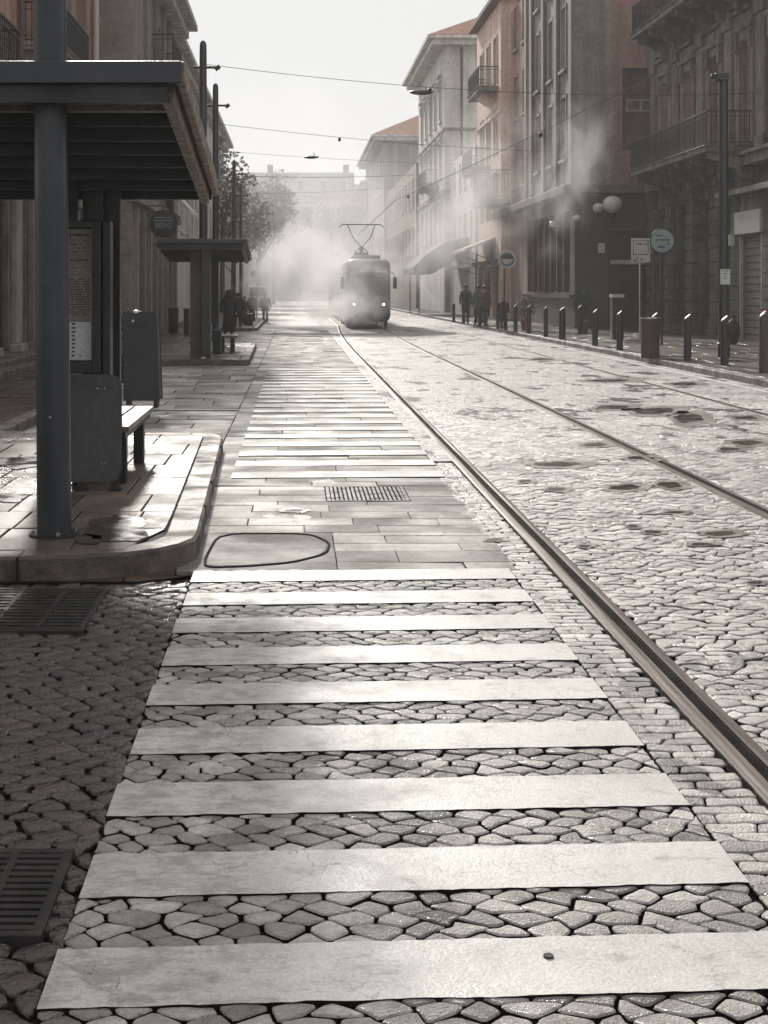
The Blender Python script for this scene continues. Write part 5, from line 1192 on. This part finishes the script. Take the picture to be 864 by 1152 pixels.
m.cyl((tc-.85,by,bz+1.37),(tc+.85,by,bz+1.37),.022,.022,6); m.tube([(tc-.85,by,bz+1.37),(tc-1.0,by,bz+1.25)],.02,6); m.tube([(tc+.85,by,bz+1.37),(tc+1.0,by,bz+1.25)],.02,6); m.build('pantograph','wrought',tr)
for k in (2.0,9.0):
    for x in (TX0+.12,TX1-.12): wheel(x,TY+k,.30,.29,.06,tr,mat='rust')

# far white van
Y=120; x=wx(290,Y); vn=thing('parked_van','white van parked far off behind the walking people','van',(x,Y,0))
m=MB(); w_=.78; m.prism_yz([(Y-1.9,.35),(Y-1.95,.9),(Y-1.3,1.15),(Y-.85,1.95),(Y-.6,2.05),(Y+2.2,2.05),(Y+2.35,1.9),(Y+2.35,.35)],x-w_,x+w_); m.build('body','carwhite',vn,bevel=.1,seg=3)
m=MB(); m.hexa([(x-w_*.86,Y-1.34,1.17),(x+w_*.86,Y-1.34,1.17),(x+w_*.86,Y-1.3,1.15),(x-w_*.86,Y-1.3,1.15),(x-w_*.8,Y-.93,1.88),(x+w_*.8,Y-.93,1.88),(x+w_*.8,Y-.86,1.88),(x-w_*.8,Y-.86,1.88)]); m.build('windscreen','glass',vn)
for sx_ in (-.6,.6):
    wheel(x+sx_,Y-1.1,.32,.32,.1,vn); wheel(x+sx_,Y+1.5,.32,.32,.1,vn)
    m=MB(); m.sphere((x+sx_*.95,Y-1.95,.75),.09,8,6,(1,.4,1)); m.build('headlight','globe',vn,smooth=True)

# ------------------------------------------------------------------ people
def skin_body(name, joints, edges, mat, parent, root=0, sub=1):
    me=bpy.data.meshes.new(name); me.from_pydata([Vector(j[0]) for j in joints],edges,[]); 
    o=bpy.data.objects.new(name,me); COL.objects.link(o)
    mod=o.modifiers.new('s','SKIN'); mod.use_smooth_shade=True
    me.skin_vertices[0] if me.skin_vertices else None
    for i,j in enumerate(joints):
        sv=me.skin_vertices[0].data[i]; sv.radius=(j[1],j[2] if len(j)>2 else j[1]); sv.use_root=(i==root)
    ss=o.modifiers.new('u','SUBSURF'); ss.levels=sub; ss.render_levels=sub
    dg=bpy.context.evaluated_depsgraph_get(); nm_=bpy.data.meshes.new_from_object(o.evaluated_get(dg))
    bpy.data.objects.remove(o); nm_.materials.clear(); nm_.materials.append(mt[mat] if isinstance(mat,str) else mat)
    o=bpy.data.objects.new(name,nm_); COL.objects.link(o); o.parent=parent; ORG[o.name]=Vector((0,0,0)); return o
def loft(rings, n=14):
    m=MB()
    for (cx,cy,cz,rx,ry) in rings:
        for i in range(n):
            a=2*math.pi*i/n; w_=1+.04*math.sin(3*a+cz*9)
            m.v.append((cx+rx*w_*math.cos(a),cy+ry*w_*math.sin(a),cz))
    for k in range(len(rings)-1):
        for i in range(n): m.f.append((k*n+i,k*n+(i+1)%n,(k+1)*n+(i+1)%n,(k+1)*n+i))
    m.f.append(tuple(range((len(rings)-1)*n,len(rings)*n))); m.f.append(tuple(range(n))[::-1]); return m
def person(label, px, py, ztop_px, coat, trous, group, rz=0, stride=.18, coatlen=.45, hood=False, hat=None, lean=0, z=.0, arm=(0,0), skirt=False, bulk=1.0, bag=None):
    x,Y = at(px,py,z); h = (py-ztop_px)/F*Y; s=h/1.72
    t_=thing('person',label,'person',(x,Y,z),group); t_.scale=(s,s,s); t_.rotation_euler=(0,0,rz)
    ORG[t_.name]=Vector((0,0,0))
    L=lean; hp=(0,0,.93)
    J=[(hp,.13*bulk,.10),((0,-L*.3,1.08),.12*bulk,.09),((0,-L*.7,1.25),.145*bulk,.10),((0,-L,1.40),.135*bulk,.09),((0,-L*1.1,1.49),.055,.055),((0,-L*1.25-.01,1.56),.075,.085),((0,-L*1.3-.012,1.64),.082,.095),((0,-L*1.3,1.705),.055,.06)]
    E=[(i,i+1) for i in range(7)]
    for sd,ph in ((-1,stride),(1,-stride)):
        b0=len(J); J+= [((sd*.095,0,.88),.095,.095),((sd*.10,-ph*.55-.02*(ph<0),.48),.06,.06),((sd*.10,-ph+(.05 if ph<0 else 0),.09),.04,.04),((sd*.105,-ph-.10,.035),.04,.033),((sd*.105,-ph-.17,.03),.03,.025)]
        E+= [(0,b0),(b0,b0+1),(b0+1,b0+2),(b0+2,b0+3),(b0+3,b0+4)]
    for sd,ar in ((-1,arm[0]),(1,arm[1])):
        b0=len(J); J+=[((sd*.18*bulk,-L,1.39),.06,.06),((sd*.235*bulk,-L*.6+.03-ar*.3,1.14),.047,.047),((sd*.245*bulk,-L*.4-.04-ar,.91+ar*.35),.034,.034),((sd*.245*bulk,-L*.4-.07-ar,.82+ar*.4),.036,.022)]
        E+=[(3,b0),(b0,b0+1),(b0+1,b0+2),(b0+2,b0+3)]
    skin_body('body',J,E,'skin',t_)
    def add(mb,name,mat): 
        me=bpy.data.meshes.new(name); me.from_pydata(mb.v,[],mb.f); me.shade_smooth(); me.materials.append(mat if not isinstance(mat,str) else mt[mat]); o=bpy.data.objects.new(name,me); COL.objects.link(o); o.parent=t_; return o
    zb=.93-coatlen+.12
    fl=.19*bulk+(.04 if skirt else .0)
    rg_=[(0,0,zb,fl,.15+.3*abs(stride)),(0,0,(zb+.95)/2,.185*bulk,.145+.1*abs(stride)),(0,-L*.1,.97,.175*bulk,.135),(0,-L*.45,1.13,.165*bulk,.13),(0,-L*.8,1.30,.20*bulk,.145),(0,-L,1.42,.185*bulk,.12),(0,-L*1.1,1.475,.10,.09),(0,-L*1.15,1.52,.075,.08)]
    add(loft(rg_),'coat',coat)
    for sd,ar in ((-1,arm[0]),(1,arm[1])):
        m=MB(); a=Vector((sd*.175*bulk,-L,1.385)); b_=Vector((sd*.237*bulk,-L*.6+.03-ar*.3,1.14)); c=Vector((sd*.245*bulk,-L*.4-.035-ar*.97,.925+ar*.35))
        m.cyl(a,b_,.075,.064,10); m.cyl(b_+ (a-b_)*.06,c,.064,.054,10); m.sphere(b_,.064,10,6); m.sphere(a,.078,10,6); add(m,'sleeve',coat)
    for sd,ph in ((-1,stride),(1,-stride)):
        m=MB(); a=Vector((sd*.095,0,.92)); b_=Vector((sd*.10,-ph*.55-.02*(ph<0),.48)); c=Vector((sd*.10,-ph+(.05 if ph<0 else 0),.10))
        m.cyl(a,b_,.105,.078,10); m.cyl(b_,c,.078,.062,10); m.sphere(b_,.078,10,6); add(m,'trousers',trous)
        m=MB(); m.sphere((sd*.105,-ph-.06,.045),.06,10,6,(.8,2.0,.75)); add(m,'shoe','rubber')
    hy=-L*1.3
    if hood: 
        m=MB(); m.sphere((0,hy+.02,1.63),.135,12,9,(.95,1.05,1.05)); m.sphere((0,hy+.04,1.50),.13,12,7,(1.3,1.0,.7)); add(m,'hood',coat)
    else:
        m=MB(); m.sphere((0,hy+.018,1.665),.098,12,9,(1.0,1.12,.95)); add(m,'hair' if not hat else 'hat','hair' if not hat else hat)
    if not hood:
        m=MB(); m.sphere((0,hy-.105,1.62),.016,6,5,(1,1,1.5)); m.sphere((-.035,hy-.092,1.645),.010,6,4); m.sphere((.035,hy-.092,1.645),.010,6,4); add(m,'face_detail','hair')
    return t_
G1='people walking along the left platforms'
ck=cloth('black_coat_wool',(.016,.016,.018)); cg=cloth('charcoal_coat_wool',(.045,.043,.042)); cbr=cloth('dark_brown_jacket',(.04,.032,.028)); tb=cloth('black_trousers',(.014,.014,.016)); tg=cloth('grey_trousers',(.06,.058,.056)); cred=cloth('dark_red_knit',(.13,.03,.03)); cgy=cloth('grey_winter_coat',(.10,.10,.10)); cteal=cloth('teal_jacket',(.06,.12,.12)); cwh=cloth('cream_jacket',(.42,.40,.36))
person('nearest walking person in a hooded black coat down to the ankles',257,379.5,327,ck,tb,G1,rz=R(170),coatlen=.85,hood=True,lean=.05,skirt=True,bulk=1.15,z=.0,stride=.1)
person('person in a dark jacket close behind the one in the long hooded coat',267.5,371.5,330,ck,tb,G1,rz=R(175),coatlen=.45,lean=.04,bulk=1.1,stride=.16)
person('person in a charcoal coat between the dark pair and the red hat',275,366,334,cg,tb,G1,rz=R(185),coatlen=.55,stride=.12)
pr=person('person in a red hat pulling a black suitcase',283.5,364,329.5,cbr,tb,G1,rz=R(170),coatlen=.45,hat=cred,stride=.14)
person('person standing apart on the road in a grey jacket and dark cap',298.5,363.5,330,cgy,tg,G1,rz=R(5),coatlen=.32,hat='hair',stride=.03,bulk=1.25)
x,Y=at(279.5,369.5,0); t_=thing('suitcase','black upright suitcase on wheels pulled along the left platform','suitcase',(x,Y,0))
m=MB(); m.box(x-.20,x+.20,Y-.15,Y+.15,.06,.66); m.build('shell','black',t_,bevel=.05,seg=3)
m=MB(); m.tube([(x-.08,Y,.66),(x-.08,Y+.08,.95),(x+.08,Y+.08,.95),(x+.08,Y,.66)],.012,6); m.build('handle','wrought',t_)
for s_ in (-.15,.15): wheel(x+s_,Y-.1,.035,.035,.015,t_,mat='rubber')
G2='people on the right pavement'
person('person in a red top outside the peach building doors',546,366.5,322,cred,tg,G2,rz=R(20),z=.125,coatlen=.35,stride=.1)
person('person in a teal jacket just left of the one in red',538,366,322,cteal,tb,G2,rz=R(-30),z=.125,coatlen=.4,stride=.05)
person('person in a black coat standing below the round white-rimmed sign',566,372,334,ck,tb,G2,rz=R(10),z=.125,coatlen=.6,stride=.04,bulk=1.2)
person('person in black beside the faint bollards nearest the steam',524,364.5,321,cbr,tb,G2,rz=R(0),z=.125,coatlen=.5,stride=.12)

# potted shrubs
def leaves(mb, c, rad, n, size, rg_):
    for _ in range(n):
        while True:
            p=Vector((rg_.uniform(-1,1),rg_.uniform(-1,1),rg_.uniform(-1,1)))
            if p.length<1: break
        q=Vector(c)+Vector((p.x*rad[0],p.y*rad[1],p.z*rad[2])); a=Vector((rg_.gauss(0,1),rg_.gauss(0,1),rg_.gauss(0,1))).normalized(); b_=a.cross(Vector((rg_.gauss(0,1),rg_.gauss(0,1),rg_.gauss(0,1)))).normalized()
        s_=size*rg_.uniform(.6,1.3); mb.add([q-a*s_,q+b_*s_*.5,q+a*s_,q-b_*s_*.5],[(0,1,2,3)])
def shrub(label,px,py,h,r,seed,mat='leafd'):
    x,Y=at(px,py,.125); t_=thing('potted_shrub',label,'plant',(x,Y,.125),'potted shrubs along the corner building'); rg_=random.Random(seed)
    m=MB(); m.lathe([(.16,0),(.22,.38),(.24,.40),(.24,.44),(.2,.44)],(x,Y,.125),16); m.build('pot','pot',t_,smooth='auto')
    m=MB(); leaves(m,(x,Y,.125+h*.72),(r,r,h*.33),420,.06,rg_); m.build('foliage',mat,t_)
    m=MB()
    for k in range(6): a=k; m.cyl((x,Y,.5),(x+r*.6*math.cos(a),Y+r*.6*math.sin(a),.125+h*.8),.014,.006,5)
    m.build('stem','bark',t_)
shrub('potted dark shrub beside the bollards at the corner building',656,374.5,1.6,.36,2); shrub('pale grassy potted plant left of the glazed front',592,372,1.35,.45,5,'leaf')

# ------------------------------------------------------------------ trees
def tree(label, x, Y, h, cr, seed, mat='leaf', n=2600, lean=0, name='street_tree'):
    rg_=random.Random(seed); t_=thing(name,label,'tree',(x,Y,0),'street trees beyond the platforms')
    m=MB(); tips=[]; top=(x+lean,Y,h*.62)
    m.cyl((x,Y,0),(x+lean*.4,Y,h*.32),.22,.16,10); m.cyl((x+lean*.4,Y,h*.32),top,.16,.08,8)
    for k in range(14):
        u=rg_.uniform(.28,.62); a=rg_.uniform(0,6.28); b0=(x+lean*u*.8,Y,h*u); e=(b0[0]+cr*.75*math.cos(a)*rg_.uniform(.5,1),b0[1]+cr*.75*math.sin(a),h*u+rg_.uniform(.12,.34)*h)
        m.cyl(b0,e,.06,.025,6); tips.append(e)
        for q in range(3):
            e2=(e[0]+rg_.gauss(0,cr*.25),e[1]+rg_.gauss(0,cr*.25),min(h,e[2]+rg_.uniform(0,.15)*h)); m.cyl(e,e2,.025,.008,4); tips.append(e2)
    m.build('trunk','bark',t_)
    m=MB()
    for e in tips:
        leaves(m,e,(cr*.30,cr*.30,cr*.26),n//len(tips),.17,rg_)
    m.build('crown',mat,t_)
    return t_
tree('bushy tree behind the third tram mast',wx(262,112),112,10.5,2.8,1,n=2600)
tree('tall tree just right of the thin tram masts',wx(292,135),135,12.5,3.6,2,n=3400)
tree('wide tree left of the tram against the palace',wx(308,165),165,13,4.6,3,n=4600)
tree('slim tree hugging the pale building by the second mast',wx(250,98),98,12,2.0,4,n=1700)
tree('dark round tree behind the tram roof',wx(383,215),215,13.5,4.0,6,'leafd',n=4600)
tree('darker tree right of the tram pantograph',wx(402,180),180,11.5,3.0,8,'leafd',n=3800)

# ------------------------------------------------------------------ air and steam
def vol_box(name, p0, p1, kind, mat):
    m=MB(); m.box(p0[0],p1[0],p0[1],p1[1],p0[2],p1[2]); o=m.build(name,mat,kind=kind); return o
hz=bpy.data.materials.new('haze_air'); hz.use_nodes=True; nt=hz.node_tree; nt.nodes.clear()
out=N(nt,'ShaderNodeOutputMaterial'); pv=N(nt,'ShaderNodeVolumePrincipled'); pv.inputs['Color'].default_value=(.97,.97,.965,1); pv.inputs['Density'].default_value=.0009; pv.inputs['Anisotropy'].default_value=.15
nt.links.new(pv.outputs[0],out.inputs['Volume'])
vol_box('haze',(-60,-30,-1.2),(60,310,27),'stuff',hz)
def steam_mat(name, dens, thr, sc, seed, stretch=(1,1,1)):
    m=bpy.data.materials.new(name); m.use_nodes=True; nt=m.node_tree; nt.nodes.clear(); L=nt.links
    out=N(nt,'ShaderNodeOutputMaterial'); pv=N(nt,'ShaderNodeVolumePrincipled'); pv.inputs['Color'].default_value=(.975,.97,.965,1); pv.inputs['Anisotropy'].default_value=.22
    tc_=N(nt,'ShaderNodeTexCoord'); mp=N(nt,'ShaderNodeMapping'); mp.inputs['Scale'].default_value=stretch; mp.inputs['Location'].default_value=(seed*3.1,seed*1.7,seed*.9)
    pos=N(nt,'ShaderNodeNewGeometry'); L.new(pos.outputs['Position'],mp.inputs['Vector'])
    ns=N(nt,'ShaderNodeTexNoise',i_Scale=sc,i_Detail=4.0,i_Roughness=.6,i_Distortion=1.0); L.new(mp.outputs[0],ns.inputs['Vector'])
    ln=N(nt,'ShaderNodeVectorMath',operation='LENGTH'); L.new(tc_.outputs['Object'],ln.inputs[0])
    fo=N(nt,'ShaderNodeMapRange',interpolation_type='SMOOTHSTEP'); fo.inputs['From Min'].default_value=.0; fo.inputs['From Max'].default_value=1.0; fo.inputs['To Min'].default_value=.10; fo.inputs['To Max'].default_value=-.30; L.new(ln.outputs['Value'],fo.inputs['Value'])
    ad=N(nt,'ShaderNodeMath',operation='ADD'); L.new(ns.outputs['Fac'],ad.inputs[0]); L.new(fo.outputs[0],ad.inputs[1])
    mr=N(nt,'ShaderNodeMapRange'); mr.inputs['From Min'].default_value=thr; mr.inputs['From Max'].default_value=thr+.20; mr.inputs['To Min'].default_value=0; mr.inputs['To Max'].default_value=dens; L.new(ad.outputs[0],mr.inputs['Value'])
    L.new(mr.outputs[0],pv.inputs['Density']); L.new(pv.outputs[0],out.inputs['Volume']); return m
def steam(label, px, py, Y, rx_px, ry_px, ry_m, dens, thr, sc, seed, rot=0, stretch=(1,1,1)):
    m=MB(); m.sphere((0,0,0),1,20,12); me_o=m.build('steam_cloud',steam_mat('steam_%d'%seed,dens,thr,sc,seed,stretch),kind='stuff',label=label,cat='steam')
    # unit sphere centred on its own origin
    for v in me_o.data.vertices: v.co.z -= 1.0
    me_o.location=(wx(px,Y),Y,max(wz(py,Y),.2)); me_o.scale=(rx_px/F*Y,ry_m,ry_px/F*Y); me_o.rotation_euler=(0,rot,0); return me_o
steam('broad bank of steam swallowing the left side of the tram',338,302,67,114,100,10.5,.50,.405,.34,1)
steam('low steam rolling over the road under the tram front',385,346,58.0,116,42,3.8,.9,.43,.85,2)
steam('thin steam drifting across the tram windscreen',392,312,57.0,106,86,3.0,.30,.37,.7,6)
steam('tall plume of steam rising to the right of the tram',510,262,70,96,150,8,.26,.435,.55,3,rot=R(38),stretch=(1,1,.6))
steam('plume of steam drifting up the corner of the grey building',640,190,54,96,175,4,.30,.46,.75,4,rot=R(24),stretch=(1,1,.55))
steam('thin veil of steam drifting in front of the peach and tile-roofed buildings',535,205,67,170,170,8,.085,.40,.34,5)
steam('pale mist filling the far end of the street behind the tram',330,285,142,350,190,74,.012,.31,.06,7)

# ------------------------------------------------------------------ light, sky, camera
SE, SA = 27.0, -9.0       # sun elevation, azimuth from +Y (negative: to the left)
w_=bpy.data.worlds.new('World'); scene.world=w_; w_.use_nodes=True; nt=w_.node_tree; bg=nt.nodes['Background']
sky=N(nt,'ShaderNodeTexSky',sky_type='NISHITA'); sky.sun_disc=False; sky.sun_elevation=R(SE); sky.sun_rotation=R(SA); sky.air_density=1.2; sky.dust_density=1.0; sky.ozone_density=1.0; sky.altitude=0
hs=N(nt,'ShaderNodeHueSaturation'); hs.inputs['Saturation'].default_value=.18; nt.links.new(sky.outputs[0],hs.inputs['Color']); gm=N(nt,'ShaderNodeGamma'); gm.inputs['Gamma'].default_value=.05; nt.links.new(hs.outputs[0],gm.inputs['Color']); ml=N(nt,'ShaderNodeVectorMath',operation='MULTIPLY'); ml.inputs[1].default_value=(3.6,3.6,3.6); nt.links.new(gm.outputs[0],ml.inputs[0]); nt.links.new(ml.outputs[0],bg.inputs[0])   # cloud veil: evens the sky out
bg.inputs[1].default_value=.15
sl=bpy.data.lights.new('sun','SUN'); sl.energy=3.6; sl.angle=R(6); sl.color=(1,.95,.88); so_=bpy.data.objects.new('sun',sl); COL.objects.link(so_)
d=Vector((math.sin(R(SA))*math.cos(R(SE)),math.cos(R(SA))*math.cos(R(SE)),math.sin(R(SE)))); so_.rotation_euler=d.to_track_quat('Z','Y').to_euler(); so_.location=(0,0,40)
cd=bpy.data.cameras.new('camera'); cam=bpy.data.objects.new('camera',cd); COL.objects.link(cam); scene.camera=cam
cam.location=(0,0,H); cam.rotation_euler=(R(90),0,0); cd.sensor_width=36; cd.sensor_fit='AUTO'; cd.lens=F/1152*36; cd.shift_x=(432-VX)/1152; cd.shift_y=-(576-VY)/1152; cd.clip_end=2000; cd.clip_start=.05
vs=scene.view_settings; vs.view_transform='Standard'; vs.look='None'; vs.exposure=0.48; vs.gamma=1
cy=scene.cycles; cy.max_bounces=6; cy.diffuse_bounces=3; cy.glossy_bounces=3; cy.transmission_bounces=2; cy.volume_bounces=3; cy.volume_step_rate=1.5; cy.volume_max_steps=40; cy.use_denoising=True; cy.caustics_reflective=False; cy.caustics_refractive=False; cy.sample_clamp_indirect=6
